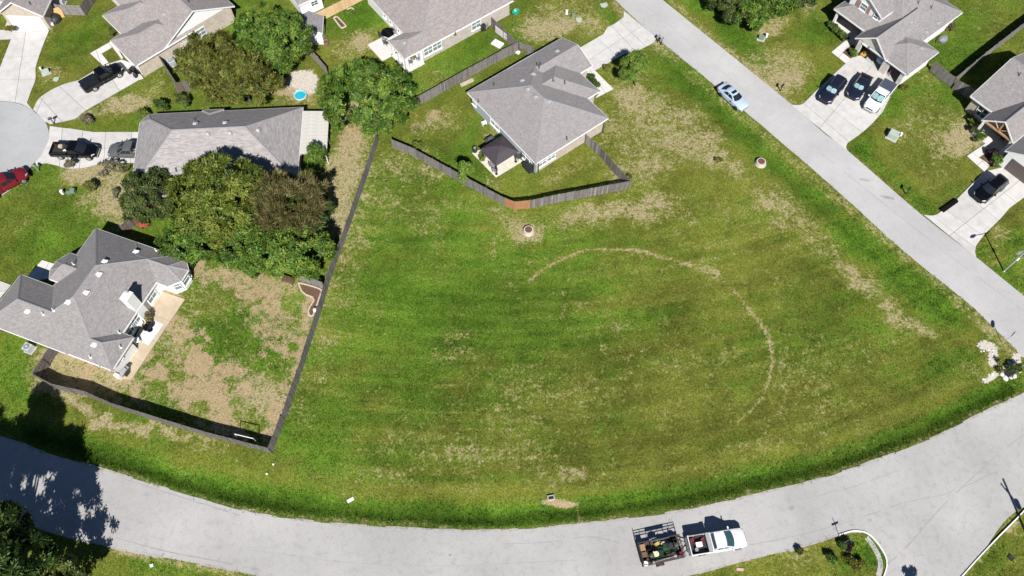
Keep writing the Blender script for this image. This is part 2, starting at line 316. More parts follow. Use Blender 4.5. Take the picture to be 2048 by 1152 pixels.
    if ch == 'D': D += val*b
    elif ch == 'L': L += val*b; D -= .35*val*b
    elif ch == 'B': B = np.maximum(B, val*b)
    else: W = b
for pts, hw in ((lower_ditch, 22), (west_ditch, 20), (east_ditch, 14), (east_ditch2, 12)):
    s = strip(pts, hw*1.15, 16, 1.0); L += .52*s; D -= .34*s
# dry shoulders of the streets and the worn ring left by a vehicle in the field
for pts, hw, v in (([(1235, 5), (1310, 84), (1400, 160), (1500, 250), (1670, 392), (1770, 480), (1935, 615), (2030, 712)], 12, .50), ([(1340, 0), (1600, 222), (1700, 310), (1840, 420)], 7, .38), ([(1950, 520), (2048, 600)], 8, .35),
                   ([(203, 930), (293, 958), (400, 992), (500, 1020), (700, 1045), (1000, 1057), (1162, 1045), (1400, 1010), (1617, 958), (1850, 878), (2040, 782)], 6, .48),
                   ([(215, 1098), (400, 1136), (520, 1158)], 8, .45), ([(1380, 1152), (1500, 1124), (1680, 1078)], 7, .30), ([(1925, 1150), (2035, 1040)], 9, .4)):
    D += v*strip(pts, hw, 8)
ring = [(1058, 562), (1085, 540), (1120, 520), (1165, 503), (1210, 498), (1270, 500), (1330, 514), (1380, 530), (1425, 550), (1470, 585), (1510, 630), (1535, 670), (1545, 710), (1541, 750), (1530, 785), (1510, 815), (1480, 842)]
rg = np.exp(-(seg_dist([(p.x, p.y) for p in spline(ring)], 5)/4.3)**2)
rd = 1-np.abs(2*fbm(GX*.22+wx*.6, GY*.22, 3, 88)-1); rd2 = np.clip((rd-.86)*9, 0, 1)*np.clip((fbm(GX*.12, GY*.12, 2, 89)-.38)*4, 0, 1)
D += .22*rd2*np.clip((PX-640)/60, 0, 1)*np.clip((PY-280)/60, 0, 1)
D = np.maximum(D, rg*(1.0+.22*(fbm(GX*1.3, GY*1.3, 3, 77)-.5)*2)); L -= .35*rg
for off in (18,): pass
# tractor mowing lines: long faint stripes that follow the lower street
D += .035*np.sin(PY*.16+wx*9+PX*.035)*np.clip((PY-420)/150, 0, 1)*np.clip((PX-620)/60, 0, 1)
inG = inpoly([(75, 762), (115, 700), (245, 750), (330, 560), (330, 500), (655, 570), (605, 720), (545, 900), (300, 825), (180, 795)])
B = np.maximum(B, inG*.66*np.clip((fbm(GX*.5, GY*.5, 4, 41)-.36)*4, 0, 1)); D += inG*.30; L += inG*.10
arc = PY+.00022*(PX-950)**2+wx*14; stk = fbm(arc/8, PX/150, 4, 71)-.5; stk2 = fbm(arc/26, PX/260, 3, 72)-.5
fld = np.clip((PX-600)/60, 0, 1)*np.clip((PY-330)/120, 0, 1)
D += (fbm(GX*.45+3, GY*.45, 4, 63)-.5)*.42+fld*(stk*.42+stk2*.08); L += fld*(stk2*.5-stk*.35)
T = .5+(fbm(GX*.16, GY*.16, 4, 81)-.5)*.8+(fbm(GX*.8, GY*.8, 4, 82)-.5)*.7+fld*(stk*.55+stk2*.18)
up_band = [(x, y-42) for x, y in lower_ditch]; ub = strip(up_band, 18, 18, 1.0); T += .28*ub; L -= .25*ub; D += .05*ub
s = strip([(x, y+4) for x, y in lower_ditch], 17, 12, 1.0); T -= .42*s; L += .25*s
T += .10*np.exp(-((PX-1000)/500)**2-((PY-500)/160)**2)-.17*fld*np.clip((PY-560)/220, 0, 1)*np.clip((1000-PY)/60, 0, 1)*np.clip((PX-650)/120, 0, 1)
for cx, cy, rx, ry, rot, val in [(1974, 692, 22, 11, 15, 1.0), (1985, 715, 10, 24, 0, .9), (1975, 755, 22, 7, -30, .95), (2032, 718, 12, 20, 20, .9)]: W = np.maximum(W, val*blob(cx, cy, rx, ry, rot))
for v in (D, L, B, T): np.clip(v, 0, 1, out=v)
Z = -.02-.05*fbm(GX*.5, GY*.5, 3, 8)
dd = np.minimum(np.minimum(seg_dist(lower_ditch), 1e9), seg_dist(west_ditch)); Z -= .34*np.exp(-(dd/14)**2)
vd = np.minimum(np.minimum(seg_dist(UP_PX), seg_dist(LO_PX)), seg_dist(SL_PX)); kv = np.exp(-(vd/7)**2); Z = Z*(1-kv)+.012*kv
Z[(np.abs(GX) > 95) | (GY < -9) | (GY > 115)] = -.05
nx, ny = len(gx), len(gy)
idx = (np.arange(ny-1)[:, None]*nx+np.arange(nx-1)[None, :]).ravel()
me = bpy.data.meshes.new('ground'); nf = len(idx)
me.vertices.add(nx*ny); me.vertices.foreach_set('co', np.stack([GX, GY, Z], 1).astype(np.float32).ravel())
quads = np.stack([idx, idx+1, idx+nx+1, idx+nx], 1).astype(np.int32)
me.loops.add(nf*4); me.loops.foreach_set('vertex_index', quads.ravel()); me.polygons.add(nf)
me.polygons.foreach_set('loop_start', np.arange(0, nf*4, 4, dtype=np.int32)); me.polygons.foreach_set('loop_total', np.full(nf, 4, np.int32))
me.polygons.foreach_set('use_smooth', np.ones(nf, bool)); me.update(); me.validate()
ca = me.color_attributes.new('cover', 'FLOAT_COLOR', 'POINT'); ca.data.foreach_set('color', np.stack([D, L, B, np.clip(W, 0, 1)], 1).astype(np.float32).ravel())
cb_ = me.color_attributes.new('tone', 'FLOAT_COLOR', 'POINT'); cb_.data.foreach_set('color', np.stack([T, T, T, np.ones_like(T)], 1).astype(np.float32).ravel())
ground = bpy.data.objects.new('ground', me); COL.objects.link(ground); tag(ground, kind='structure')
def ground_material(name):
    m = bpy.data.materials.new(name); m.use_nodes = True; t = m.node_tree; b = t.nodes['Principled BSDF']; N = t.nodes; K = t.links.new
    at_ = N.new('ShaderNodeAttribute'); at_.attribute_name = 'cover'; sep = N.new('ShaderNodeSeparateColor'); K(at_.outputs['Color'], sep.inputs[0])
    at2 = N.new('ShaderNodeAttribute'); at2.attribute_name = 'tone'; geo = N.new('ShaderNodeNewGeometry')
    def noise(sc_, det=4, rough=.6, stretch=None):
        n = N.new('ShaderNodeTexNoise'); n.inputs['Scale'].default_value = sc_; n.inputs['Detail'].default_value = det; n.inputs['Roughness'].default_value = rough
        if stretch:
            mp = N.new('ShaderNodeMapping'); mp.inputs['Scale'].default_value = stretch; K(geo.outputs['Position'], mp.inputs[0]); K(mp.outputs[0], n.inputs['Vector'])
        else: K(geo.outputs['Position'], n.inputs['Vector'])
        return n.outputs[0]
    def M(op, a, b_, c=None):
        n = N.new('ShaderNodeMath'); n.operation = op
        for i, v in enumerate((a, b_, c)):
            if v is None: continue
            if isinstance(v, (int, float)): n.inputs[i].default_value = v
            else: K(v, n.inputs[i])
        return n.outputs[0]
    def ss(v, lo, hi):
        n = N.new('ShaderNodeMapRange'); n.interpolation_type = 'SMOOTHSTEP'; K(v, n.inputs[0]); n.inputs[1].default_value = lo; n.inputs[2].default_value = hi; return n.outputs[0]
    def mix(f, a, b_):
        n = N.new('ShaderNodeMix'); n.data_type = 'RGBA'
        if isinstance(f, (int, float)): n.inputs[0].default_value = f
        else: K(f, n.inputs[0])
        for i, v in ((6, a), (7, b_)):
            if isinstance(v, tuple): n.inputs[i].default_value = (*v, 1)
            else: K(v, n.inputs[i])
        return n.outputs[2]
    n1, n2, nA, n3, n4 = noise(.22, 4), noise(1.1, 5, .65), noise(2.7, 4, .6), noise(5.5, 5, .7), noise(17, 3, .7)
    gran = M('ADD', M('MULTIPLY', n3, .55), M('MULTIPLY', n4, .45))
    lush = M('ADD', sep.outputs[1], M('ADD', M('MULTIPLY', M('SUBTRACT', n2, .5), 1.0), M('ADD', M('MULTIPLY', M('SUBTRACT', n1, .5), .9), M('MULTIPLY', M('SUBTRACT', nA, .5), .7))))
    olive = mix(ss(gran, .38, .62), (.055, .076, .006), (.170, .180, .030))
    green = mix(ss(gran, .38, .62), (.030, .078, .005), (.125, .205, .022))
    col = mix(ss(lush, .20, .80), olive, green)
    brown = mix(ss(gran, .36, .64), (.075, .060, .018), (.215, .165, .070))
    bf = ss(M('ADD', M('MULTIPLY', nA, .55), M('ADD', M('MULTIPLY', n3, .3), M('MULTIPLY', n2, .15))), .50, .64)
    col = mix(M('MULTIPLY', M('MULTIPLY', bf, .62), M('SUBTRACT', 1.0, ss(lush, .35, .95))), col, brown)
    deep = mix(ss(gran, .38, .62), (.014, .050, .003), (.066, .142, .010))
    col = mix(M('MULTIPLY', ss(lush, .72, 1.25), .8), col, deep)
    dry = mix(ss(gran, .34, .66), (.19, .145, .08), (.52, .43, .275))
    pale = mix(ss(gran, .36, .64), (.125, .132, .024), (.285, .275, .085))
    dv = M('ADD', sep.outputs[0], M('ADD', M('ADD', M('MULTIPLY', M('SUBTRACT', n2, .5), 1.5), M('MULTIPLY', M('SUBTRACT', nA, .5), 1.5)), M('ADD', M('MULTIPLY', M('SUBTRACT', n3, .5), .8), M('MULTIPLY', M('SUBTRACT', n4, .5), .4))))
    tn = M('ADD', at2.outputs['Fac'], M('MULTIPLY', M('SUBTRACT', nA, .5), .5)); tm = N.new('ShaderNodeMapRange'); K(tn, tm.inputs[0]); tm.inputs[1].default_value = .1; tm.inputs[2].default_value = .9; tm.inputs[3].default_value = .66; tm.inputs[4].default_value = 1.36
    tx = N.new('ShaderNodeMix'); tx.data_type = 'RGBA'; tx.blend_type = 'MULTIPLY'; tx.inputs[0].default_value = 1; K(col, tx.inputs[6]); K(tm.outputs[0], tx.inputs[7]); col = tx.outputs[2]
    col = mix(M('MULTIPLY', ss(dv, .34, .80), .60), col, pale)
    col = mix(M('MULTIPLY', ss(dv, .58, 1.12), .82), col, dry)
    bare = mix(ss(gran, .35, .65), (.25, .180, .10), (.45, .345, .215))
    bv = M('ADD', sep.outputs[2], M('ADD', M('MULTIPLY', M('SUBTRACT', n2, .5), .9), M('MULTIPLY', M('SUBTRACT', n3, .5), .7)))
    col = mix(M('MULTIPLY', ss(bv, .38, .70), .92), col, bare)
    sand = mix(ss(gran, .36, .6), (.36, .31, .25), (.60, .56, .50))
    sv_ = M('ADD', at_.outputs['Alpha'], M('ADD', M('MULTIPLY', M('SUBTRACT', n2, .5), 1.2), M('MULTIPLY', M('SUBTRACT', n3, .5), 1.2)))
    col = mix(ss(sv_, .42, .70), col, sand)
    K(col, b.inputs['Base Color']); b.inputs['Roughness'].default_value = .95; b.inputs['Specular IOR Level'].default_value = .1
    bp = N.new('ShaderNodeBump'); bp.inputs['Strength'].default_value = .7; bp.inputs['Distance'].default_value = .10; K(gran, bp.inputs['Height']); K(bp.outputs[0], b.inputs['Normal'])
    return m
groundm = ground_material('lawn'); me.materials.append(groundm)
# ================================================================== streets
def roadmat(name, c1, c2, stain=.18, sc_=.25):
    m = bpy.data.materials.new(name); m.use_nodes = True; t = m.node_tree; b = t.nodes['Principled BSDF']; N = t.nodes; K = t.links.new
    g = N.new('ShaderNodeNewGeometry')
    def noise(s, d, r=.6):
        n = N.new('ShaderNodeTexNoise'); n.inputs['Scale'].default_value = s; n.inputs['Detail'].default_value = d; n.inputs['Roughness'].default_value = r; K(g.outputs['Position'], n.inputs['Vector']); return n.outputs[0]
    a, c, e = noise(sc_, 6, .65), noise(9, 4, .75), noise(1.3, 6, .7)
    r = N.new('ShaderNodeValToRGB'); r.color_ramp.elements[0].position = .32; r.color_ramp.elements[1].position = .68
    r.color_ramp.elements[0].color = (*c2, 1); r.color_ramp.elements[1].color = (*c1, 1); K(a, r.inputs[0])
    def mul(col, f, lo, hi, d0, d1):
        mr = N.new('ShaderNodeMapRange'); K(f, mr.inputs[0]); mr.inputs[1].default_value = lo; mr.inputs[2].default_value = hi; mr.inputs[3].default_value = d0; mr.inputs[4].default_value = d1
        x = N.new('ShaderNodeMix'); x.data_type = 'RGBA'; x.blend_type = 'MULTIPLY'; x.inputs[0].default_value = 1; K(col, x.inputs[6]); K(mr.outputs[0], x.inputs[7]); return x.outputs[2]
    sp = noise(3.1, 3, .5); lw = noise(.09, 3, .5); col = mul(r.outputs[0], c, .3, .7, .88, 1.10); col = mul(col, e, .28, .5, 1-stain, 1.0); col = mul(col, sp, .66, .72, 1.0, .84); col = mul(col, lw, .35, .65, .90, 1.05)
    K(col, b.inputs['Base Color']); b.inputs['Roughness'].default_value = .9; b.inputs['Specular IOR Level'].default_value = .25
    bp = N.new('ShaderNodeBump'); bp.inputs['Strength'].default_value = .25; bp.inputs['Distance'].default_value = .02; K(c, bp.inputs['Height']); K(bp.outputs[0], b.inputs['Normal'])
    return m
roadm = roadmat('pale_worn_asphalt', (.412, .401, .392), (.372, .362, .354))
streetm = roadmat('street_concrete', (.455, .445, .44), (.405, .395, .392), .08)
circlem = roadmat('cul_de_sac_concrete', (.385, .39, .39), (.35, .355, .355), .08)
shoulderm = roadmat('crumbled_edge', (.42, .40, .37), (.33, .31, .28), .3, 1.6)
sealm = pm('crack_sealer', (.25, .24, .24), (.34, .33, .325), 1.5, .9)
patchm = pm('oil_stain', (.26, .245, .245), (.34, .33, .33), 1.5, .9)
def jit(pts, amp, seed):
    out = []
    for i, p in enumerate(pts):
        out.append(Vector((p[0]+(fbm(i*.45, seed, 3)-.5)*2*amp, p[1]+(fbm(i*.45, seed+9.3, 3)-.5)*2*amp)))
    return out
def flat(pts, z): return [at(p[0], p[1], z) for p in pts]
def slab_sheet(name, pts_px, z, m, thick=.25):
    mb = MB(); P = flat(pts_px, z); mb.prism([(p.x, p.y) for p in P], z-thick, z, 0); return struct(name, mb, m)
up = jit(spline(UP_PX, 9), 1.6, 1)
lo = jit(spline([(2300, 1020), (2060, 1010), (1960, 1112), (1925, 1152), (1860, 1240)], 14), .6, 2)
lo2 = jit(spline(LO_PX, 9), 1.3, 3)
road_px = [p for p in up]+[Vector((2300, 640))]+lo+lo2
road = slab_sheet('road', road_px, .02, roadm)
sl = jit(spline(SL_PX, 9), 1.0, 5)
sr = spline([(2260, 760), (2170, 692), (2048, 592), (1953, 515), (1838, 425), (1695, 301), (1648, 266), (1582, 208), (1400, 60), (1326, 0), (1150, -145)], 9)
side = slab_sheet('side_street', [p for p in sl]+[Vector((2140, 800))]+[p for p in sr], .026, streetm)
cul = slab_sheet('cul_de_sac', spline([(-90, 235), (-40, 209), (0, 203), (39, 208), (68, 223), (90, 243), (98, 268), (95, 288), (84, 305), (68, 325), (52, 345), (28, 372), (0, 393), (-60, 430)], 8)+[Vector((-200, 420)), Vector((-200, 240))], .03, circlem)
def strip_mesh(pts, wd, z, mb, m=0):
    P = flat(pts, z); n = len(P)
    for i in range(n-1):
        d = (P[i+1]-P[i]); nn = Vector((-d.y, d.x, 0)).normalized()*wd/2
        mb.poly([P[i]-nn, P[i+1]-nn, P[i+1]+nn, P[i]+nn], m)
# seams and cracks, thin tar-filled strips lying on the pavement
def seam(name, parent, pts, wd, z, seed, amp=1.2, m=sealm):
    mb = MB(); q_ = jit(spline(pts, 7), amp, seed); i_ = 0; r_ = random.Random(seed)
    while i_ < len(q_)-2:
        n_ = r_.randint(4, 13); strip_mesh(q_[i_:i_+n_], wd*r_.uniform(.5, 1.1), z, mb); i_ += n_-1+r_.choice((0, 0, 1, 3))
    o = mb.build(name, m, parent); return o
for i, (pts, wd) in enumerate([([(1290, 10), (1345, 55), (1420, 122), (1500, 190)], .05), ([(1640, 305), (1740, 385), (1790, 425), (1860, 480), (1920, 527), (1980, 572), (2048, 622)], .06), ([(1232, 2), (1312, 75), (1400, 147)], .06)]): seam('seam', side, pts, wd, .0305, 20+i, .4)
for i, (pts, wd) in enumerate([([(1500, 1090), (1590, 1072), (1680, 1048), (1760, 1022), (1830, 1000), (1900, 985), (2000, 940)], .06), ([(1773, 1128), (1795, 1112), (1830, 1075), (1880, 1018), (1930, 970), (1990, 915), (2048, 868)], .10), ([(1765, 1060), (1783, 1078)], .07),
    ([(240, 955), (300, 975), (400, 1006), (480, 1031)], .10), ([(1000, 1088), (1100, 1084), (1180, 1074), (1240, 1086)], .07), ([(1600, 1000), (1700, 975), (1800, 940)], .05), ([(230, 1075), (330, 1102), (430, 1122), (520, 1140)], .10), ([(500, 1100), (700, 1125), (900, 1132), (1150, 1120)], .04)]): seam('crack', road, pts, wd, .0245, 30+i)
for i, (cx, cy, rx, ry) in enumerate([(1582, 1015, 8, 6), (1670, 1058, 5, 4), (1705, 1050, 5, 2), (1740, 1040, 4, 2), (1340, 1040, 4, 3), (900, 1110, 4, 3)]):
    mb = MB(); mb.poly(flat([(cx+rx*math.cos(a*.5236)*(.7+.5*random.random()), cy+ry*math.sin(a*.5236)*(.7+.5*random.random())) for a in range(12)], .0245)); mb.build('stain', patchm, road)
for i, (cx, cy, rx, ry) in enumerate([(1775, 395, 16, 3), (1730, 360, 12, 2)]):
    mb = MB(); mb.poly(flat([(cx+rx*math.cos(a*.5236)*(.8+.3*random.random())+ry*0, cy+.2*rx*math.cos(a*.5236)+ry*math.sin(a*.5236)) for a in range(12)], .0305)); mb.build('stain', patchm, side)
# crumbled gravel edge of the lower road
mb = MB()
for src, sgn in ((up[8:-4], 1), (lo2[10:-14], 1)):
    a = src; b = jit([Vector((p.x, p.y)) for p in a], 1.4, 44)
    A = flat([(p.x, p.y+2.2) for p in a], .0225); 
    
    for i_ in range(0, len(b)-4, 4):
        if fbm(i_*.3, 2.2+sgn, 2) > .42: strip_mesh([(p.x, p.y) for p in b[i_:i_+5]], .06+.28*fbm(i_*.7, 8.1, 2), .0225, mb)
struct('road_edge', mb, shoulderm)
# white painted kerbs at the two corners
def kerb(pts, name='kerb'):
    mb = MB(); P = flat(spline(pts, 6), 0)
    for i in range(len(P)-1):
        d = P[i+1]-P[i]; nn = Vector((-d.y, d.x, 0)).normalized()*.055
        q = [P[i]-nn, P[i+1]-nn, P[i+1]+nn, P[i]+nn]
        mb.poly([(p.x, p.y, .13) for p in q]); mb.poly([(q[0].x, q[0].y, -.1), (q[1].x, q[1].y, -.1), (q[1].x, q[1].y, .13), (q[0].x, q[0].y, .13)]); mb.poly([(q[2].x, q[2].y, -.1), (q[3].x, q[3].y, -.1), (q[3].x, q[3].y, .13), (q[2].x, q[2].y, .13)])
    return struct(name, mb, white)
kerb([(1678, 1070), (1700, 1063), (1715, 1062), (1735, 1067), (1753, 1085), (1768, 1108), (1773, 1128), (1767, 1152), (1752, 1180)])
kerb([(1905, 1172), (1925, 1151), (1960, 1112), (2000, 1070), (2033, 1037), (2060, 1009), (2100, 975)])
# concrete apron between kerb and the planted corner
mb = MB(); strip_mesh(spline([(1733, 1075), (1745, 1090), (1757, 1112), (1761, 1130), (1757, 1152)], 6), .5, .012, mb); struct('corner_apron', mb, conc2)
# ================================================================== driveways, walks, patios: slabs with open joints over a dark bed
def clip(poly, a, b, off):
    nx_, ny_ = -(b[1]-a[1]), b[0]-a[0]; l = math.hypot(nx_, ny_); nx_ /= l; ny_ /= l
    f = lambda p: (p[0]-a[0])*nx_+(p[1]-a[1])*ny_-off
    out = []
    for i in range(len(poly)):
        p, q = poly[i], poly[(i+1) % len(poly)]; fp, fq = f(p), f(q)
        if fp >= 0: out.append(p)
        if (fp >= 0) != (fq >= 0): t = fp/(fp-fq); out.append((p[0]+(q[0]-p[0])*t, p[1]+(q[1]-p[1])*t))
    return out
def area(p): return abs(sum(p[i][0]*p[(i+1) % len(p)][1]-p[(i+1) % len(p)][0]*p[i][1] for i in range(len(p)))/2)
def paving(name, px, cuts, m, z=.06, gap=.05, world=False, piece='slab'):
    P = [(p[0], p[1]) for p in (px if world else flat(px, z))]
    mb = MB(); mb.prism(P, -.12, z-.025, 0); base = struct(name, mb, joint)
    polys = [P]
    for c in cuts:
        a, b = (c[0], c[1]) if world else [(q.x, q.y) for q in flat(c, z)]
        nxt = []
        for po in polys:
            for s in (clip(po, a, b, gap/2), clip(po, b, a, gap/2)):
                if len(s) >= 3 and area(s) > .05: nxt.append(s)
        polys = nxt
    for po in polys:
        c = (sum(p[0] for p in po)/len(po), sum(p[1] for p in po)/len(po)); mb = MB()
        mb.prism([(p[0]-c[0], p[1]-c[1]) for p in po], -.03, 0, 0); o = mb.build(piece, m, base, (c[0], c[1], z+random.uniform(-.004, .004)))
    return base
c5 = lambda L: spline(L, 6)
# top-left driveway, the one beside the black pickup, and the one with two pickups
paving('driveway', [(14, 42), (84, 35), (98, 61)]+c5([(88, 85), (78, 112), (71, 137), (71, 158), (62, 182), (54, 205)])+c5([(62, 216), (68, 222), (40, 207), (0, 202), (-40, 208)])+[(-40, 190), (0, 135), (22, 78), (-20, 80), (-20, 60), (8, 60)],
       [((90, 62), (12, 66)), ((-20, 118), (90, 110)), ((-40, 160), (90, 158)), ((52, 62), (30, 204))], conc)
paving('driveway', c5([(66, 219), (80, 195), (118, 172), (158, 160)])+[(205, 131), (244, 119), (266, 128), (287, 157), (277, 160)]+c5([(230, 187), (171, 221), (152, 236), (125, 243), (99, 248)])+c5([(97, 246), (90, 243), (79, 231)]),
       [((118, 172), (172, 221)), ((206, 131), (240, 182)), ((80, 195), (130, 250)), ((110, 140), (40, 300))], conc)
paving('walkway', [(180, 106.5), (226.5, 80), (246, 116), (242, 118), (224.6, 94), (203, 107), (217, 125), (205, 130)], [((190, 96), (200, 122)), ((214, 82), (232, 104))], walkc, .055)
paving('driveway', c5([(100, 252), (120, 255), (141, 257), (160, 260), (186, 264)])+[(279, 264), (283, 300), (274, 325)]+c5([(240, 326), (200, 328), (170, 335), (137, 337), (110, 330), (88, 326), (74, 332)])+c5([(70, 324), (86, 303), (97, 280), (98, 262)]),
       [((126, 240), (118, 345)), ((168, 240), (158, 345)), ((213, 240), (206, 345)), ((264, 240), (260, 345)), ((80, 295), (290, 298))], conc)
# middle house
paving('driveway', [(1248, 22)]+c5([(1247, 34), (1230, 47), (1215, 55), (1207, 68)])+[(1159, 96), (1182, 130), (1189, 141)]+c5([(1252, 106), (1271, 103), (1290, 94), (1308, 84), (1313, 75)]),
       [((1250, 62), (1290, 100)) if False else ((1222, 50), (1272, 104)), ((1193, 76), (1237, 114)), ((1246, 76), (1290, 48)), ((1237, 40), (1285, 86))], conc)
paving('walkway', [(1181, 131), (1166, 144), (1172, 155), (1201, 182), (1193, 193), (1191, 196), (1227, 178), (1190, 141)], [((1180, 165), (1212, 160)), ((1166, 146), (1192, 140)), ((1200, 170), (1215, 192))], walkc, .055)
# across the street
paving('driveway', c5([(1582, 209), (1590, 210), (1603, 209), (1615, 199), (1640, 174), (1691, 127)])+[(1715, 105), (1793, 170)]+c5([(1765, 224), (1742, 249), (1720, 268), (1695, 286), (1692, 294), (1695, 302)]),
       [((1625, 190), (1730, 268)), ((1660, 155), (1760, 235)), ((1640, 255), (1745, 130)), ((1600, 200), (1705, 290))], conc)
paving('walkway', [(1692, 127), (1663, 104), (1697, 76), (1709, 84), (1685, 105), (1702, 118)], [((1670, 96), (1690, 108)), ((1680, 112), (1672, 122))], walkc, .055)
paving('driveway', c5([(1847, 429), (1860, 431), (1873, 429), (1890, 417), (1912, 400), (1968, 343)])+[(2013, 333), (2060, 376), (2052, 392)]+c5([(2020, 415), (2000, 438), (1970, 468), (1952, 492), (1950, 503), (1953, 515)]),
       [((1885, 415), (1985, 484)), ((1925, 385), (2010, 450)), ((1898, 472), (2060, 345)), ((1960, 345), (2050, 420)), ((1862, 430), (1965, 505))], conc)
paving('walkway', [(1969, 343), (1934, 312), (1975, 284), (1956, 258), (1968, 250), (1992, 276), (1985, 296), (1958, 315), (1981, 330)], [((1940, 300), (1960, 318)), ((1950, 335), (1965, 322)), ((1970, 290), (1985, 296))], walkc, .055)
# ================================================================== houses
def lclip(poly, f):
    out = []
    for i in range(len(poly)):
        p, q = poly[i], poly[(i+1) % len(poly)]; fp, fq = f(p), f(q)
        if fp >= -1e-9: out.append(p)
        if (fp > 1e-9 and fq < -1e-9) or (fp < -1e-9 and fq > 1e-9): t = fp/(fp-fq); out.append((p[0]+(q[0]-p[0])*t, p[1]+(q[1]-p[1])*t))
    return out
def rect(x0, x1, y0, y1): return [(x0, y0), (x1, y0), (x1, y1), (x0, y1)]
class House:
    def __init__(s, name, label, cat, base_px, deg, roofm, group=None):
        s.o = at(*base_px); s.o.z = 0; s.a = RAD(deg); s.deg = deg; s.rm = roofm; s.blocks = []; s.n = 0
        s.root = thing(name, label, cat, s.o, s.a, group)
    def loc(s, px, py, z):
        v = at(px, py, z)-s.o; c, n = math.cos(s.a), math.sin(s.a); return (v.x*c+v.y*n, -v.x*n+v.y*c)
    def wpt(s, x, y, z=0):
        c, n = math.cos(s.a), math.sin(s.a); return Vector((s.o.x+x*c-y*n, s.o.y+x*n+y*c, z))
    def block(s, poly, ze, pitch, gables=(), oh=.45, wall=None, walls=None, wallmats=None, roofm=None, gmat=None, zb=0.0, gutter=True, thick=.13):
        ze = ze+.004*s.n; oh_ = oh+.003*s.n; s.n += 1; N = len(poly); roofm = roofm or s.rm
        E = []
        for i in range(N):
            a, b = poly[i], poly[(i+1) % N]; l = math.hypot(b[0]-a[0], b[1]-a[1]); nx_, ny_ = -(b[1]-a[1])/l, (b[0]-a[0])/l
            E.append((nx_, ny_, -(a[0]*nx_+a[1]*ny_)))
        dist = lambda i, p: E[i][0]*p[0]+E[i][1]*p[1]+E[i][2]
        act = [i for i in range(N) if i not in gables]
        h = lambda p: pitch*min(dist(i, p) for i in act)
        s.blocks.append((poly, E, ze, h))
        top, fas, cap = MB(), MB(), MB()
        for i in act:
            reg = poly
            for j in act:
                if j != i and len(reg) >= 3: reg = lclip(reg, lambda p, j=j: dist(j, p)-dist(i, p))
            if len(reg) < 3: continue
            zz = lambda p: ze+pitch*dist(i, p)
            top.poly([(p[0], p[1], zz(p)) for p in reg], 0); top.poly([(p[0], p[1], zz(p)-thick) for p in reg[::-1]], 1)
            for k in range(len(reg)):
                p, q = reg[k], reg[(k+1) % len(reg)]
                if math.hypot(p[0]-q[0], p[1]-q[1]) < .02: continue
                on = [e for e in range(N) if abs(dist(e, p)) < 1e-4 and abs(dist(e, q)) < 1e-4]
                if on:
                    nx_, ny_, _ = E[on[0]]; dx, dy = -nx_*.02, -ny_*.02
                    fas.poly([(p[0]+dx, p[1]+dy, zz(p)-thick-.06), (q[0]+dx, q[1]+dy, zz(q)-thick-.06), (q[0]+dx, q[1]+dy, zz(q)+.012), (p[0]+dx, p[1]+dy, zz(p)+.012)])
                    fas.poly([(p[0]+dx, p[1]+dy, zz(p)+.012), (q[0]+dx, q[1]+dy, zz(q)+.012), (q[0]+nx_*.025, q[1]+ny_*.025, zz(q)+.012+.025*pitch*(on[0] not in gables)), (p[0]+nx_*.025, p[1]+ny_*.025, zz(p)+.012+.025*pitch*(on[0] not in gables))])
                elif any(j < i and abs(dist(j, p)-dist(i, p)) < 1e-4 and abs(dist(j, q)-dist(i, q)) < 1e-4 for j in act):
                    d = Vector((q[0]-p[0], q[1]-p[1], zz(q)-zz(p))); L_ = d.length; d.normalize(); sd_ = Vector((-d.y, d.x, 0)).normalized()*.15
                    a, b = Vector((p[0], p[1], zz(p))), Vector((q[0], q[1], zz(q))); dz = Vector((0, 0, .035)); lw = Vector((0, 0, -.15*pitch*.62+.02))
                    cap.poly([a-sd_+lw, b-sd_+lw, b+dz, a+dz]); cap.poly([a+dz, b+dz, b+sd_+lw, a+sd_+lw])
        r = top.build('roof', [roofm, white], s.root); fas.build('fascia', white, r)
        if cap.f: cap.build('ridge_cap', ridgem, r)
        # walls stand inside the overhang
        if wall:
            ins = poly
            for i in range(N): ins = lclip(ins, lambda p, i=i: dist(i, p)-oh_)
            zt = ze+pitch*oh_-thick+.02
            mb = MB(); mats = [wall]
            for k in range(len(ins)):
                p, q = ins[k], ins[(k+1) % len(ins)]
                if math.hypot(p[0]-q[0], p[1]-q[1]) < .05: continue
                e = min(range(N), key=lambda e: abs(dist(e, p)-oh_)+abs(dist(e, q)-oh_))
                if walls is not None and e not in walls: continue
                m_ = (wallmats or {}).get(e, wall)
                if m_ not in mats: mats.append(m_)
                mi = mats.index(m_)
                mb.poly([(p[0], p[1], zb), (q[0], q[1], zb), (q[0], q[1], zt), (p[0], p[1], zt)], mi)
                if e in gables:
                    gm = gmat or m_
                    if gm not in mats: mats.append(gm)
                    pts = [(p[0]+(q[0]-p[0])*t, p[1]+(q[1]-p[1])*t) for t in np.linspace(0, 1, 31)]
                    mb.poly([(p[0], p[1], zt), (q[0], q[1], zt)]+[(u[0], u[1], ze+h(u)-thick+.01) for u in pts[::-1][1:-1]], mats.index(gm))
            mb.build('wall', mats, s.root); s.ins = ins
            if zb == 0:
                mb = MB()
                P_ = ins; mb.prism(P_, -.3, .001, 0); mb.build('foundation', conc2, s.root)
        return s
    def roof_z(s, x, y):
        z = 0
        for poly, E, ze, h in s.blocks:
            if all(e[0]*x+e[1]*y+e[2] >= -1e-6 for e in E): z = max(z, ze+h((x, y)))
        return z
    def on_roof(s, px, py):
        z = 4.0
        for _ in range(12):
            x, y = s.loc(px, py, z); zn = s.roof_z(x, y); z = .5*z+.5*(zn or 3)
        return x, y, s.roof_z(x, y) or 3
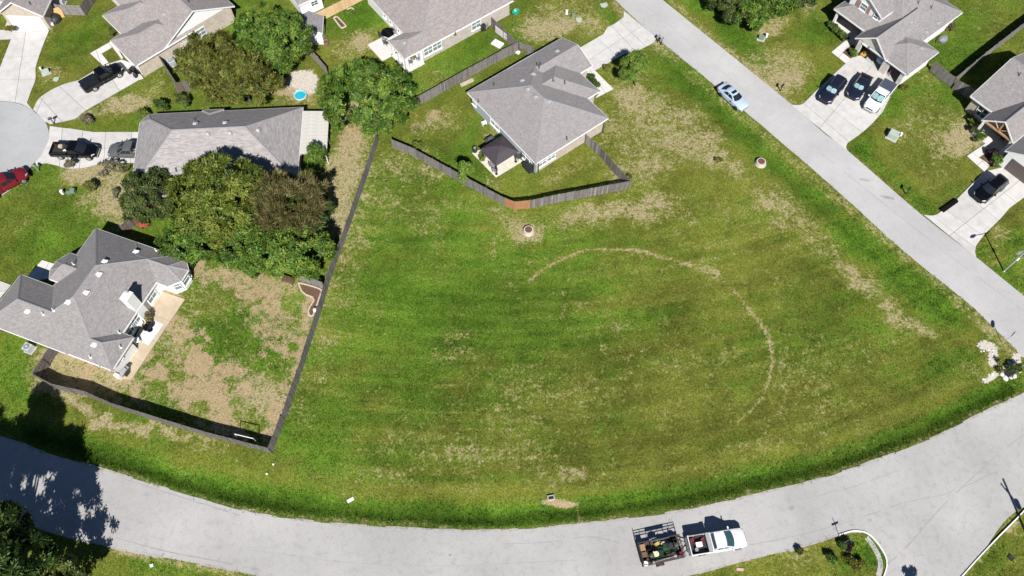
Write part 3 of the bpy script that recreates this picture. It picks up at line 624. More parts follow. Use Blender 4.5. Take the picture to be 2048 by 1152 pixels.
    def vents(s, pts, pipes=(), m=None):
        m = m or steel
        for px, py in pts:
            x, y, z = s.on_roof(px, py); mb = MB(); mb.box((0, 0, .02), (.62, .62, .05)); mb.rings([[(-.22, -.22, .04), (.22, -.22, .04), (.22, .22, .04), (-.22, .22, .04)], [(-.24, -.24, .17), (.24, -.24, .17), (.24, .24, .17), (-.24, .24, .17)], [(-.1, -.1, .25), (.1, -.1, .25), (.1, .1, .25), (-.1, .1, .25)]]); mb.build('roof_vent', m, s.root, (x, y, z))
        for px, py in pipes:
            x, y, z = s.on_roof(px, py); mb = MB(); mb.tube((0, 0, -.15), (0, 0, .48), .055, n=8); mb.lathe((0, 0, 0), [(.17, -.05), (.13, .03), (.06, .12)], 8); mb.build('vent_pipe', darkgrey if m is not white else white, s.root, (x, y, z))
    def win(s, c, ang, z, w, h, m=None, panes=2, name='window'):
        """window centred at c (local), facing ang degrees (local)"""
        mb = MB(); f = .065
        for dx in (-w/2+f/2, w/2-f/2): mb.box((dx, -.03, 0), (f, .10, h))
        for dz in (-h/2+f/2, h/2-f/2): mb.box((0, -.03, dz), (w-2*f, .10, f))
        for k in range(1, panes): mb.box((-w/2+w*k/panes, -.028, 0), (.045, .07, h-2*f))
        mb.box((0, -.035, 0), (w-2*f, .06, .035))
        mb.box((0, -.07, -h/2-.05), (w+.1, .18, .06))
        o = mb.build(name, white, s.root, (c[0], c[1], z), RAD(ang+90))
        pb = MB(); pb.box((0, .005, 0), (w-2*f, .02, h-2*f)); pb.build('pane', m or glass, o)
    def winpx(s, px, py, side, line, z, w, h, **k):
        x, y = s.loc(px, py, z); c = {'S': (x, line), 'N': (x, line), 'W': (line, y), 'E': (line, y)}[side]
        s.win(c, {'S': -90, 'N': 90, 'W': 180, 'E': 0}[side], z, w, h, **k)
    def door(s, c, ang, w=.95, h=2.05, m=None):
        mb = MB(); mb.box((0, -.02, h/2), (w, .06, h))
        for k in range(3): mb.box((0, -.055, .45+.62*k), (w*.7, .02, .42))
        o = mb.build('door', m or white, s.root, (c[0], c[1], .03), RAD(ang+90)); hb = MB(); hb.box((w*.4, -.08, 1.0), (.05, .08, .12)); hb.build('handle', chrome, o)
    def garage_door(s, c, ang, w, h=2.1, m=None):
        mb = MB(); n = 4; r = MB(); r.box((0, 0, h/2), (w, .03, h)); d = r.build('garage_door', m or white, s.root, (c[0], c[1], .02), RAD(ang+90))
        for k in range(n):
            p = MB(); p.box((0, -.03, 0), (w-.04, .05, h/n-.03))
            for q in range(4): p.box((-w/2+w*(q+.5)/4, -.06, 0), (w/4-.18, .015, h/n-.2))
            p.build('door_panel', m or white, d, (0, 0, h*(k+.5)/n))
    def spout(s, x, y, ztop=2.55, m=None):
        mb = MB(); mb.box((0, 0, ztop/2), (.09, .08, ztop)); mb.box((0, -.12, .06), (.09, .3, .08)); mb.build('downspout', m or darkgrey, s.root, (x, y, 0))
# ---- the middle house
h = House('house', 'grey roofed house with blue-grey siding on one side, beside the metal gazebo', 'house', (1073, 347), 37.5, shingle)
wm = {3: bluesiding, 0: brick_tan, 1: brick_tan}
h.block(rect(-.45, 11.6, -.3, 14.45), 2.7, .42, wall=brick_tan, wallmats=wm)
h.block(rect(3.0, 13.65, 3.85, 12.6), 2.7, .42, wall=brick_tan, walls=(1, 0))
h.block(rect(6.0, 15.75, 7.85, 14.4), 2.7, .42, gables=(1,), wall=brick_tan, walls=(0, 1, 2))
for px, py in ((944.5, 205),): h.winpx(px, py, 'W', -.0, 1.45, 1.0, 1.3, m=blind, panes=1)
h.winpx(985.5, 249, 'W', -.0, 1.45, 1.9, 1.5, m=blind); h.winpx(1052, 318, 'W', -.0, 1.25, 2.6, 1.9, m=blind, panes=3)
h.winpx(1083, 322, 'S', .15, 1.45, 1.3, 1.4, m=blind); h.winpx(1101, 311, 'S', .15, 1.45, 1.3, 1.4, m=blind)
h.spout(-.28, .28); h.spout(.2, -.1); h.spout(11.1, -.1); h.spout(-.08, 13.9); h.spout(-.08, 3.0)
h.door((13.2, 5.2), 0, m=darkwood); h.garage_door((15.32, 11.1), 0, 4.9)
h.vents([(1114.8, 102.9), (1066.5, 148.6), (1045, 161.8), (1055.5, 178.7), (1071, 194), (1097.7, 203.3)], [(1074, 130), (1081, 130), (1078.5, 135), (988, 170), (1106, 161), (1129, 166), (1133.5, 277.5), (957, 203)])
house_mid = h
# ---- left house with the white patio cover
h = House('house', 'long grey hip roofed house with a white metal patio cover, by two parked pickups', 'house', (440, 380), 3.5, shingle_f)
h.block([(-10.0, -.3), (-9.2, -1.2), (10.5, -1.2), (10.5, 10.65), (-9.45, 10.65), (-10.45, 9.4)], 2.7, .63, wall=brick_grey)
h.block(rect(-2.6, .15, 7.0, 10.95), 2.70, .63, wall=brick_grey, walls=(2, 1, 3))
h.garage_door((-10.1, 6.4), 180, 4.9); h.winpx(300, 352, 'W', -9.95, 1.5, 1.4, 1.4); h.win((10.06, 1.5), 0, 1.5, 1.4, 1.3); h.door((10.06, 5.5), 0)
h.spout(-10.1, .85); h.spout(10.1, -.6)
h.vents([(416, 267.7), (460, 266), (516, 260.4), (390.6, 248.4), (450, 246.6)], [(389.5, 240), (353, 341)])
pc = MB(); 
for y in (3.3, 6.6, 9.8): pc.box((13.6, y, 1.15), (.1, .1, 2.3))
pc.box((13.6, 6.5, 2.27), (.12, 7.1, .14)); pc.box((10.62, 6.5, 2.5), (.06, 7.1, .16)); cover = pc.build('patio_cover', white, h.root)
for k in range(12):
    p = MB(); y0 = 3.0+7.05*k/12; wv = 7.05/12
    prof = [(-wv/2+.01, 0), (-wv/2+.01, .05), (-wv/2+.06, .05), (-wv/2+.09, .0), (wv/2-.01, 0)]
    for a, b in zip(prof[:-1], prof[1:]): p.poly([(10.52, a[0], 2.62+a[1]), (13.85, a[0], 2.36+a[1]), (13.85, b[0], 2.36+b[1]), (10.52, b[0], 2.62+b[1])])
    p.build('panel', pm('cream_metal', (.56, .54, .50), (.48, .46, .43), 2, .5), cover, (0, y0+wv/2, .01))
house_left = h
# ---- bottom-left house with the chimney
h = House('house', 'grey roofed house with a white chimney and tan patio behind a walled-in back yard', 'house', (120, 700), -20.5, shingle_d)
wm = {1: siding, 0: brick_tan}
h.block(rect(-3.55, 7.32, -.65, 14.4), 2.7, .60, wall=siding, wallmats=wm)
h.block([(2.0, 10.5), (8.85, 10.5), (9.95, 11.7), (9.95, 13.3), (8.9, 14.42), (2.0, 14.42)], 2.7, .58, wall=siding, walls=(0, 1, 2, 3))
h.block(rect(-8.05, 3.0, -.68, 5.95), 2.7, .60, wall=brick_tan, walls=(0, 2, 3))
h.block([(-4.4, 6.5), (1.0, 6.5), (1.0, 10.35), (-4.2, 10.35), (-5.05, 8.9), (-5.05, 7.6)], 2.9, .60, wall=siding, walls=(0, 3, 4, 5))
h.block(rect(3.0, 8.78, -.62, 3.68), 2.7, .60, wall=siding, wallmats={0: brick_tan}, walls=(0, 1, 2))
for px, py, w_, m_ in ((303.5, 592, 1.5, blind), (268.5, 639, 1.6, blind), (256, 656, 1.3, glass)): h.winpx(px, py, 'E', 6.87, 1.4, w_, 1.6, m=m_)
h.win((9.5, 12.5), 0, 1.5, 1.2, 1.5, m=blind, panes=1); h.win((9.0, 11.3), -48, 1.5, 1.1, 1.5, m=blind, panes=1); h.win((9.1, 13.6), 44, 1.5, .9, 1.5, m=blind, panes=1)
h.winpx(246, 718, 'E', 8.33, 1.9, .4, .3, m=glass, panes=1)
h.winpx(62, 568, 'N', 5.5, 1.4, 1.6, 1.5); h.door((-4.4, 6.2), 90, m=darkwood)
h.vents([(209, 523.5), (198, 548.5), (172.5, 585), (136.7, 604), (271.5, 504), (55.7, 622.5), (188.5, 689)], [(147.5, 529), (312.5, 501.6), (107.5, 621), (87, 629), (239.5, 666.5), (242, 695), (181.5, 715)], m=white)
cx_, cy_ = h.loc(248, 588, 5.7); cx_, cy_ = 6.85, 7.05
ch = MB(); ch.box((cx_, cy_, 2.65), (.9, 1.15, 5.3)); ch.box((cx_, cy_, 5.33), (1.0, 1.25, .1)); cho = ch.build('chimney', white, h.root)
fl = MB(); fl.lathe((cx_-.1, cy_+.35, 5.38), [(.19, 0), (.19, .35), (.24, .36), (.24, .42), (.05, .5)], 12); fl.build('flue', steel, cho)
house_chim = h
# ---- top middle house with the corner porch
h = House('house', 'grey roofed house with a corner porch and bins by its brick wall', 'house', (819, 143), 37.0, shingle_b)
h.block(rect(2.0, 18.1, -.05, 15.0), 2.7, .36, wall=brick_grey, wallmats={3: siding, 0: brick_grey})
h.block(rect(-.45, 9.0, -.06, 4.15), 2.7, .36, wall=brick_grey, walls=())
for px, py, w_ in ((859, 104, 1.5), (876.5, 94, 1.5), (954, 51, 1.6)): h.winpx(px, py, 'S', .40, 1.5, w_, 1.5, m=blind)
for px, py in ((767, 30), (779, 43), (797, 59)): h.winpx(px, py, 'W', 2.45, 1.5, .7, 1.2, panes=1)
pf = MB(); pf.box((1.05, 2.0, .03), (2.9, 4.2, .12)); pf.box((.2, 5.8, .03), (4.4, 3.8, .12)); pf.build('porch_floor', walkc, h.root)
for x, y, a, b in ((-.1, .3, .45, .4), (2.3, .3, .35, .3), (-.1, 2.2, .3, .3), (-.1, 3.8, .3, .3)):
    p = MB(); p.box((x, y, 1.36), (a, b, 2.6)); p.build('porch_post', white, h.root)
h.spout(2.15, 4.5, m=white); h.vents([(808, 86)], [(911, 69)])
house_top = h
# ---- top-left house with brick side wall and white gable
h = House('house', 'grey roofed house with a white gable over a tan brick wall, beside the black pickup', 'house', (287, 157), 44.3, shingle_b)
h.block(rect(-.15, 9.0, -.28, 6.3), 2.7, .42, wall=brick_tan)
h.block(rect(1.6, 9.5, 5.0, 11.3), 2.7, .42, wall=brick_tan, walls=(3, 2))
h.block(rect(4.42, 16.0, -.25, 18.0), 2.7, .50, gables=(0,), wall=brick_tan, gmat=siding, walls=(0, 1))
h.winpx(367, 84, 'S', .19, 1.5, 1.5, 1.3, m=blind); h.winpx(400, 63, 'S', .19, 1.5, 1.5, 1.3, m=blind)
h.garage_door((.29, 2.95), 180, 4.6); h.door((2.05, 8.3), 180, m=darkwood); h.vents([(328, 29)], [(377, 4)])
house_b = h
# ---- corner house in the top-left
h = House('house', 'house with a tan brick gable over a white garage door, cut by the top-left corner', 'house', (101, 58), -4.0, shingle_b)
h.block(rect(-6.3, .45, -.35, 14.0), 2.7, .68, gables=(0,), wall=brick_tan)
h.block(rect(-16, -4.0, 2.0, 15.0), 2.7, .6, wall=brick_tan, walls=(0,))
h.garage_door((-2.9, .08), -90, 4.9); h.vents([], [(60, 8)])
# ---- across the street: open garages
h = House('house', 'grey roofed house across the street with open garage bays and pale stone gable', 'house', (1794, 172), -51.5, shingle_d)
h.block(rect(-13.9, -2.05, 1.6, 15.3), 2.7, .48, wall=brick_red, walls=(3, 2, 1), wallmats={1: siding, 0: brick_red})
h.block(rect(-6.0, .55, -.22, 6.55), 2.65, .37, wall=siding, walls=(1, 2))
h.block(rect(-8.3, -2.9, -.45, 11.0), 2.7, .80, gables=(0,), oh=.5, wall=stone, walls=(3,), thick=.16)
g = MB(); zt = 2.28
for x0, x1 in ((-7.80, -7.15), (-3.35, -2.35), (-.45, .09)):
    g = MB(); g.box(((x0+x1)/2, .17, 1.2), (x1-x0, .34, 2.4)); g.build('garage_pier', stone, h.root)
g = MB(); g.box((-5.25, .16, 2.5), (3.84, .30, .5)); pts = [(-7.75, .004, 2.62), (-3.3, .004, 2.62), (-5.6, .004, 2.7+.8*2.1)]; g.poly(pts); g.build('gable_wall', stone, h.root)
g = MB(); g.box((-5.25, -.02, 2.30), (3.9, .1, .22)); g.box((-1.4, .1, 2.38), (1.95, .12, .3)); g.build('door_header', white, h.root)
g = MB(); g.box((-3.85, 3.3, .035), (7.9, 6.4, .05)); g.build('garage_floor', conc2, h.root)
g = MB(); g.box((-7.72, 3.2, 1.3), (.1, 5.9, 2.5)); g.box((-3.9, 6.05, 1.3), (7.8, .1, 2.5)); g.box((.02, 3.2, 1.3), (.1, 5.6, 2.5)); g.build('garage_inner_wall', brick_red, h.root)
# porch front wall, window, posts
g = MB(); g.poly([(-13.4, 4.0, 0), (-7.75, 4.0, 0), (-7.75, 4.0, 3.3), (-13.4, 4.0, 3.3)]); g.build('porch_wall', brick_red, h.root)
h.win((-11.5, 3.97), -90, 1.5, 1.8, 1.5); h.door((-9.2, 3.95), -90, m=darkwood)
g = MB(); g.box((-10.9, 2.6, .04), (5.2, 2.7, .12)); g.build('porch_floor', walkc, h.root)
for x in (-13.2, -8.7):
    p = MB(); p.box((x, 1.95, 1.4), (.32, .32, 2.8)); p.build('porch_post', white, h.root)
h.block(rect(-13.3, -7.5, 3.2, 9.5), 4.55, .5, gables=(0,), oh=.3, wall=siding, walls=(0, 1), zb=2.9, wallmats={0: siding})
h.win((-10.8, 3.48), -90, 4.15, 1.1, 1.1, m=blind, panes=1); h.win((-8.6, 3.48), -90, 4.1, .7, .8, panes=1)
for x in (-11.75, -9.95):
    p = MB(); p.box((x, 3.46, 4.1), (.5, .08, 1.3)); p.build('brick_panel', brick_red, h.root)
h.vents([(1820, 45), (1874.5, 47), (1851, 65), (1841, 97.6)], [(1836, 6), (1862, 16)])
house_right = h
# ---- right edge house with timber truss porch
h = House('house', 'grey roofed house at the right edge with a timber truss in its porch gable', 'house', (1930, 215), -52.0, shingle_d)
h.block(rect(-.15, 14.0, -.83, 12.2), 2.7, .44, gables=(3,), oh=.4, wall=stone, walls=(0, 3), wallmats={3: siding, 0: brick_tan})
h.block(rect(3.25, 8.1, -2.95, 8.0), 2.68, .80, gables=(0,), oh=.3, thick=.16)
h.block(rect(8.15, 15.5, -4.82, 7.0), 2.7, .62, gables=(0,), oh=.4, wall=siding, walls=(0, 3))
h.win((2.2, -.45), -90, 1.4, 1.5, 1.6); h.door((5.6, -.46), -90, m=darkwood)
tr = MB(); tr.box((5.68, -2.8, 2.62), (4.5, .2, .22)); tr.box((5.68, -2.8, 3.5), (.18, .18, 1.6))
for sg in (-1, 1): tr.tube((5.68, -2.8, 2.8), (5.68+sg*1.2, -2.8, 3.75), .08, n=6)
tr.build('porch_truss', pm('honey_wood', (.42, .25, .14), (.34, .2, .1), 4, .75), h.root)
for x in (3.6, 7.75):
    p = MB(); p.box((x, -2.78, 1.35), (.28, .28, 2.7)); p.box((x, -2.78, .45), (.55, .55, .9)); p.build('porch_post', white, h.root)
g = MB(); g.box((5.7, -1.6, .04), (4.9, 2.7, .12)); g.build('porch_floor', walkc, h.root)
h.garage_door((11.9, -4.43), -90, 4.9, m=pm('brown_door', (.13, .10, .09), (.10, .08, .07), 4, .6)); h.vents([], [(2038, 150)])
house_edge = h
# ---- sheds at the top
h = House('shed', 'small white garden shed with a grey roof, between the trees and the fenced lawn', 'shed', (622, 91), 4.0, shingle)
h.block(rect(-1.6, 2.1, -.1, 3.3), 2.25, .55, gables=(0, 2), oh=.22, wall=siding); h.door((.3, .1), -90, .9, 1.8)
h = House('shed', 'white sided outbuilding with a grey roof at the top edge beside the pine fence', 'outbuilding', (610, 33), 34.0, shingle)
h.block(rect(-.6, 3.4, -.25, 6.5), 2.5, .45, oh=.3, wall=siding); h.win((1.9, .03), -90, 1.5, 1.1, .9)
# ================================================================== fences
def fence(label, px, hgt=1.83, side=1, mats=None, new=(), group=None, post_m=None, cap=False, panel=2.42, wave=.05):
    P = [at(x, y, 0) for x, y in px]; mats = mats or [fencew, fencew2, fencew3]; post_m = post_m or fencew2
    root = thing('wooden_fence', label, 'fence', P[0], 0, group); n = 0
    for si, (a, b) in enumerate(zip(P[:-1], P[1:])):
        d = b-a; L_ = d.length; k = max(1, round(L_/panel)); d.normalize(); ang = math.atan2(d.y, d.x)
        for q in range(k):
            l = L_/k; c = a+d*(l*q)-P[0]; hh = hgt+random.uniform(-wave, wave); ms = mats if (si, q) not in new else [cedar, cedar, cedar]
            rails = MB()
            for z in (.35, hh*.55, hh-.25): rails.box((l/2, side*.04, z), (l-.1, .045, .09))
            if cap: rails.box((l/2, 0, hh+.03), (l, .14, .035))
            fp = rails.build('fence_panel', ms[1], root, c, ang); pk = MB(); m = max(3, int(l/.146)); tone = random.random()
            for i in range(m):
                t = random.random()*.5+tone*.5; pk.box(((i+.5)*l/m, -side*.012+random.uniform(-.004, .004), hh/2+.03), (l/m-.012, .02, hh-.04+random.uniform(-.025, .025)), random.uniform(-.02, .02), 0 if t < .45 else (1 if t < .75 else 2))
            tag(pk.build('pickets', ms, fp), kind='stuff')
            p = MB(); p.box((0, side*.06, (hgt+.02)/2), (.09, .09, hgt+.02)); p.build('fence_post', post_m, root, c, ang); n += 1
    p = MB(); p.box((0, 0, (hgt+.02)/2), (.09, .09, hgt+.02)); p.build('fence_post', post_m, root, P[-1]-P[0], 0)
    return root
gf = 'weathered wooden fences between the lots'
fence('weathered grey fence along the west side of the open field', [(757, 283), (737, 345), (708, 430), (681, 505), (661, 560), (637, 640), (610, 725), (578, 820), (545, 906)], side=-1, group=gf, mats=[fencew2, fencew, fencew2], wave=.12)
fence('weathered fence with its inner side in shade, below the bare back yard', [(545, 906.5), (420, 874), (330, 847), (235, 817), (185, 795), (120, 780), (82, 760)], side=1, group=gf)
fence('short brown fence with light rails beside the chimney house wall', [(82, 758.5), (116, 705)], side=-1, mats=[darkwood, fencew2, pm('red_brown_wood', (.17, .115, .10), (.12, .08, .07), 4, .9)], group=gf, panel=2.0, cap=True)
fence('bent grey fence with two new orange panels around the yard of the gazebo', [(786, 296), (832, 315), (936, 373), (1010, 412.5), (1029, 420), (1059.5, 417), (1117, 405), (1180, 393), (1258, 378)], side=1, new=((0, 1), (3, 0), (4, 0)), group=gf)
fence('grey fence running from the brick wall to the outer corner of the gazebo yard', [(1257, 376), (1225, 343), (1197, 310), (1170.5, 287)], side=-1, group=gf)
fence('long grey fence between the two middle houses', [(836, 212), (880, 188), (940, 154), (1004, 119), (1036, 104)], side=1, group=gf)
fence('grey fence with a lattice gate, beside the green lawn and bins', [(1034, 103), (1008, 78), (984, 54)], side=1, group=gf)
fence('short grey fence closing the gap beside the grey roofed house wall', [(1038, 104), (1066, 113)], side=1, group=gf)
fence('grey fence under the big trees beside the sandy ground', [(620, 110), (640, 132), (657, 152)], side=1, mats=[fencew3, fencew3, fencew], group=gf)
fence('new pale pine fence at the top edge beside the green lawn', [(636, 46), (672, 28), (706, 11), (742, -8)], side=1, mats=[pine, pine, pm('pine_knots', (.55, .38, .2), (.45, .3, .15), 3, .8)], post_m=pine)
fence('short brown fence piece under the olive tree', [(357, 185), (388, 180)], side=1, mats=[darkwood, fencew2, pm('red_brown_wood', (.17, .115, .10))], group=gf)
fence('fence at right angles to the brick wall, casting a black shadow beside the olive tree', [(322, 122), (340, 150), (358, 178)], side=-1, group=gf)
fence('fence along the lawn in the top-right corner, casting a wide shadow', [(1901, 172), (1960, 123), (2010, 84), (2080, 30)], side=1, group=gf)
fence('grey fence from the white wall of the garage house to the neighbour', [(1859, 142), (1880, 160), (1901, 174)], side=1, group=gf)
fence('fence panel in the shade beside the right edge house', [(1903, 178), (1925, 190), (1944, 205)], side=1, group=gf)
fence('weathered fence beside the corner house in the top-left', [(98, 22), (130, 30), (171, 31)], side=1, mats=[fencew3, fencew, fencew3], group=gf)
fence('fence turning up from the yard in the top-left corner', [(173, 30), (190, 2), (200, -15)], side=1, group=gf)
fence('short dark fence behind the red plastic toy', [(252, 468), (284, 440)], side=1, mats=[fencew2, darkwood, fencew2], group=gf)
fence('grey fence between the bright green trees and the planting bed', [(594, 558), (622, 568), (650, 579)], side=1, mats=[fencew3, fencew, fencew3], group=gf)
# ================================================================== trees and shrubs
def leafmat(name, dark, mid, light, trans=.3, rough=.55):
    m = bpy.data.materials.new(name); m.use_nodes = True; t = m.node_tree; b = t.nodes['Principled BSDF']; N = t.nodes; K = t.links.new
    a = N.new('ShaderNodeAttribute'); a.attribute_name = 'tone'; r = N.new('ShaderNodeValToRGB')
    e = r.color_ramp.elements; e[0].position = .1; e[0].color = (*dark, 1); e[1].position = .9; e[1].color = (*light, 1); x = e.new(.5); x.color = (*mid, 1)
    sep = N.new('ShaderNodeSeparateColor'); K(a.outputs[0], sep.inputs[0]); K(sep.outputs[0], r.inputs[0]); hs = N.new('ShaderNodeHueSaturation'); mr = N.new('ShaderNodeMapRange'); mr.inputs[3].default_value = .462; mr.inputs[4].default_value = .525; K(sep.outputs[1], mr.inputs[0]); K(mr.outputs[0], hs.inputs['Hue']); K(r.outputs[0], hs.inputs['Color']); hs.inputs['Saturation'].default_value = .95; rc = hs.outputs[0]; K(rc, b.inputs['Base Color']); b.inputs['Roughness'].default_value = rough; b.inputs['Specular IOR Level'].default_value = .35
    tr = N.new('ShaderNodeBsdfTranslucent'); K(rc, tr.inputs[0]); mx = N.new('ShaderNodeMixShader'); mx.inputs[0].default_value = trans
    K(b.outputs[0], mx.inputs[1]); K(tr.outputs[0], mx.inputs[2]); K(mx.outputs[0], N['Material Output'].inputs[0]); return m
LG = leafmat('bright_leaves', (.036, .085, .008), (.100, .200, .018), (.215, .33, .035))
LY = leafmat('yellow_green_leaves', (.052, .085, .008), (.135, .19, .018), (.29, .34, .045))
LO = leafmat('olive_brown_leaves', (.062, .074, .010), (.140, .160, .020), (.27, .28, .05))
LD = leafmat('dark_leaves', (.035, .060, .014), (.075, .115, .022), (.15, .19, .042))
LB = leafmat('dry_brown_leaves', (.085, .082, .022), (.19, .175, .055), (.36, .315, .13))
LK = leafmat('deep_green_leaves', (.018, .045, .008), (.05, .105, .015), (.11, .19, .025))
LS = leafmat('yellow_shrub_leaves', (.08, .095, .012), (.15, .165, .02), (.24, .23, .035))
LP = leafmat('purple_leaves', (.03, .012, .018), (.05, .02, .028), (.09, .04, .05))
LF = leafmat('grey_green_twigs', (.11, .105, .06), (.20, .185, .11), (.32, .29, .18))
def foliage(name, cen, nrm, M, Lr, Wr, spread, m, parent, out=.7, rnd=.9, up=.15, seed=0, tonebias=0.0, loc=(0, 0, 0), flat_=False):
    g = np.random.default_rng(seed); n = len(cen); ct = g.random(n)
    C = np.repeat(cen, M, 0); Nn = np.repeat(nrm, M, 0); T = np.repeat(ct, M); k = len(C)
    base = C+g.normal(0, spread, (k, 3)); rv = g.normal(0, 1, (k, 3))
    if flat_:
        d = np.cross(Nn, rv); d /= np.linalg.norm(d, axis=1)[:, None]+1e-9; d = d*.9+Nn*.35+g.normal(0, .25, (k, 3)); r = Nn+g.normal(0, .35, (k, 3))
    else: d = Nn*out+g.normal(0, rnd, (k, 3)); d[:, 2] += up; r = g.normal(0, 1, (k, 3))
    d /= np.linalg.norm(d, axis=1)[:, None]+1e-9; s = np.cross(d, r); s /= np.linalg.norm(s, axis=1)[:, None]+1e-9
    Ln = g.uniform(*Lr, k)[:, None]; Wd = g.uniform(*Wr, k)[:, None]
    v = np.stack([base, base+d*Ln*.5+s*Wd*.5, base+d*Ln, base+d*Ln*.5-s*Wd*.5], 1).reshape(-1, 3)
    me = bpy.data.meshes.new(name); me.vertices.add(4*k); me.vertices.foreach_set('co', v.astype(np.float32).ravel()); me.loops.add(4*k); me.loops.foreach_set('vertex_index', np.arange(4*k, dtype=np.int32))
    me.polygons.add(k); me.polygons.foreach_set('loop_start', np.arange(0, 4*k, 4, dtype=np.int32)); me.polygons.foreach_set('loop_total', np.full(k, 4, np.int32)); me.update()
    tone = np.clip(.62*T+.38*g.random(k)+tonebias, 0, 1)**1.25; hue = np.clip(np.repeat(g.random(n), M)*.8+.4*g.random(k)-.1, 0, 1); t4 = np.repeat(tone, 4); ca_ = me.color_attributes.new('tone', 'FLOAT_COLOR', 'POINT')
    ca_.data.foreach_set('color', np.stack([t4, np.repeat(hue, 4), t4, np.ones_like(t4)], 1).astype(np.float32).ravel()); me.materials.append(m)
    return linkobj(name, me, parent, loc)
def unit(g, n):
    v = g.normal(0, 1, (n, 3)); return v/np.linalg.norm(v, axis=1)[:, None]
def tree(name, label, crown_px, R, H, zc, m, seed, cat='tree', group=None, lobes=16, clumps=30, M=36, Lr=(.18, .52), Wr=(.09, .22), spread=.13, out=.85, rnd=.7, up=.2, lobe_r=.33, base_px=None, shadow_px=None, trunk=.22, tonebias=0.0, hole=.0, flat_=True, dense=1.0):
    g = np.random.default_rng(seed)
    if shadow_px: b = at(*shadow_px)+Vector((sv.x, sv.y, 0))*(zc/sv.z); b.z = 0
    elif base_px: b = at(*base_px)
    else: b = at(crown_px[0], crown_px[1], zc); b.z = 0
    root = thing(name, label, cat, b, 0, group); R = np.array(R, float); c0 = np.array([0, 0, zc])
    if crown_px and base_px: q = at(crown_px[0], crown_px[1], zc); c0 = np.array([q.x-b.x, q.y-b.y, zc])
    if R[0] > 2.2: clumps = max(7, int(clumps*.32)); lobes = int(lobes*3.2); lobe_r = max(.13, lobe_r*.5); spread = spread*1.1
    dirs = unit(g, lobes*3); dirs = np.concatenate([np.array([[.05, .05, 1.], [.5, .1, .85], [-.4, .35, .85], [-.1, -.5, .85]]), dirs[dirs[:, 2] > -.35]])[:lobes]; cs, ns = [], []; lc = []
    for dvec in dirs:
        f = 1-.5*g.random()**1.7; lcen = c0+dvec*R*f; lr = R*lobe_r*g.uniform(.65, 1.25); lc.append(lcen)
        k = max(4, int(clumps*g.uniform(.7, 1.3))); u = unit(g, k*3); w_ = u@dvec+.45*u[:, 2]; u = u[np.argsort(-w_)][:int(k*1.6)]; u = u[g.permutation(len(u))[:k]]
        cs.append(lcen+u*lr*g.uniform(.72, 1.05, (len(u), 1))); ns.append(u*.7+dvec*.3)
    cs = np.concatenate(cs); ns = np.concatenate(ns)
    keep = cs[:, 2] > .35; cs, ns = cs[keep], ns[keep]
    if hole: kp = g.random(len(cs)) > hole; cs, ns = cs[kp], ns[kp]
    foliage('crown', cs, ns, M, Lr, Wr, spread, m, root, out, rnd, up, seed+1, tonebias, flat_=flat_)
    tb = MB(); top = Vector((c0[0]*.8, c0[1]*.8, zc*.8)); tb.tube((0, 0, -.1), top*.5, trunk*1.2, trunk*.85, 9); tb.tube(top*.5, top, trunk*.85, trunk*.55, 8); tb.build('trunk', trunkm, root)
    lb = MB()
    for l in lc[::max(1, len(lc)//14)]:
        mid = Vector(l)*.5+top*.5+Vector((0, 0, -.25)); lb.tube(top*.75, mid, trunk*.42, trunk*.28, 6); lb.tube(mid, Vector(l), trunk*.28, trunk*.1, 5)
    lb.build('limbs', trunkm, root); return root
gt = 'large trees between the houses'
tree('leafy_tree', 'tall bright green tree right of the tan brick wall near the top', (541, 80), (4.9, 4.8, 3.6), 9, 5.2, LG, 1, group=gt, lobes=40, clumps=30, lobe_r=.27, hole=.08)
tree('leafy_tree', 'olive brown tree beside the tan brick wall with its windows', (425, 128), (4.3, 4.2, 3.2), 8, 4.6, LO, 2, group=gt, lobes=20, clumps=36, Lr=(.3, .6), Wr=(.08, .16))
tree('leafy_tree', 'olive brown tree just above the long grey hip roof', (482, 160), (4.7, 3.8, 3.0), 7.5, 4.2, LO, 3, group=gt, lobes=20, clumps=36, Lr=(.3, .6), Wr=(.08, .16))
tree('leafy_tree', 'wide bright green tree left of the long middle fence', (734, 196), (5.9, 4.9, 3.8), 9.5, 5.3, LG, 4, group=gt, lobes=46, clumps=30, lobe_r=.25, hole=.08)
tree('leafy_tree', 'dark green tree at the left corner of the long hip roof', (298, 392), (3.3, 3.2, 2.4), 6, 3.6, LD, 5, group=gt, lobes=18, clumps=34, Lr=(.25, .45), Wr=(.09, .17))
tree('leafy_tree', 'big yellow green tree overlapping the lower edge of the long hip roof', (443, 405), (5.4, 5.2, 4.4), 10, 5.6, LY, 6, group=gt, lobes=28, clumps=42, Lr=(.4, .75), Wr=(.11, .2), up=.35, rnd=.6)
tree('leafy_tree', 'dry brown tree at the right end of the long hip roof', (578, 408), (4.3, 3.8, 3.4), 8.5, 5.0, LB, 7, group=gt, lobes=22, clumps=34, Lr=(.5, 1.0), Wr=(.05, .10), up=.5, rnd=.5, out=1.0, flat_=False)
tree('leafy_tree', 'low bright green tree above the shadow of the chimney house roof', (392, 478), (4.3, 2.6, 2.4), 5.5, 3.0, LG, 8, group=gt, lobes=18, clumps=36)
tree('leafy_tree', 'bright green tree in front of the big yellow green tree', (492, 484), (3.4, 3.2, 2.6), 6, 3.4, LG, 18, group=gt, lobes=16, clumps=36)
tree('leafy_tree', 'spreading bright green tree beside the field fence above the planting bed', (580, 508), (5.6, 3.3, 2.6), 6.0, 3.4, LG, 9, group=gt, lobes=24, clumps=40, tonebias=.08)
tree('leafy_tree', 'dark tree behind the dry brown tree against the field fence', (622, 420), (2.8, 3.4, 2.6), 6.5, 3.6, LK, 19, group=gt, lobes=14, clumps=34)
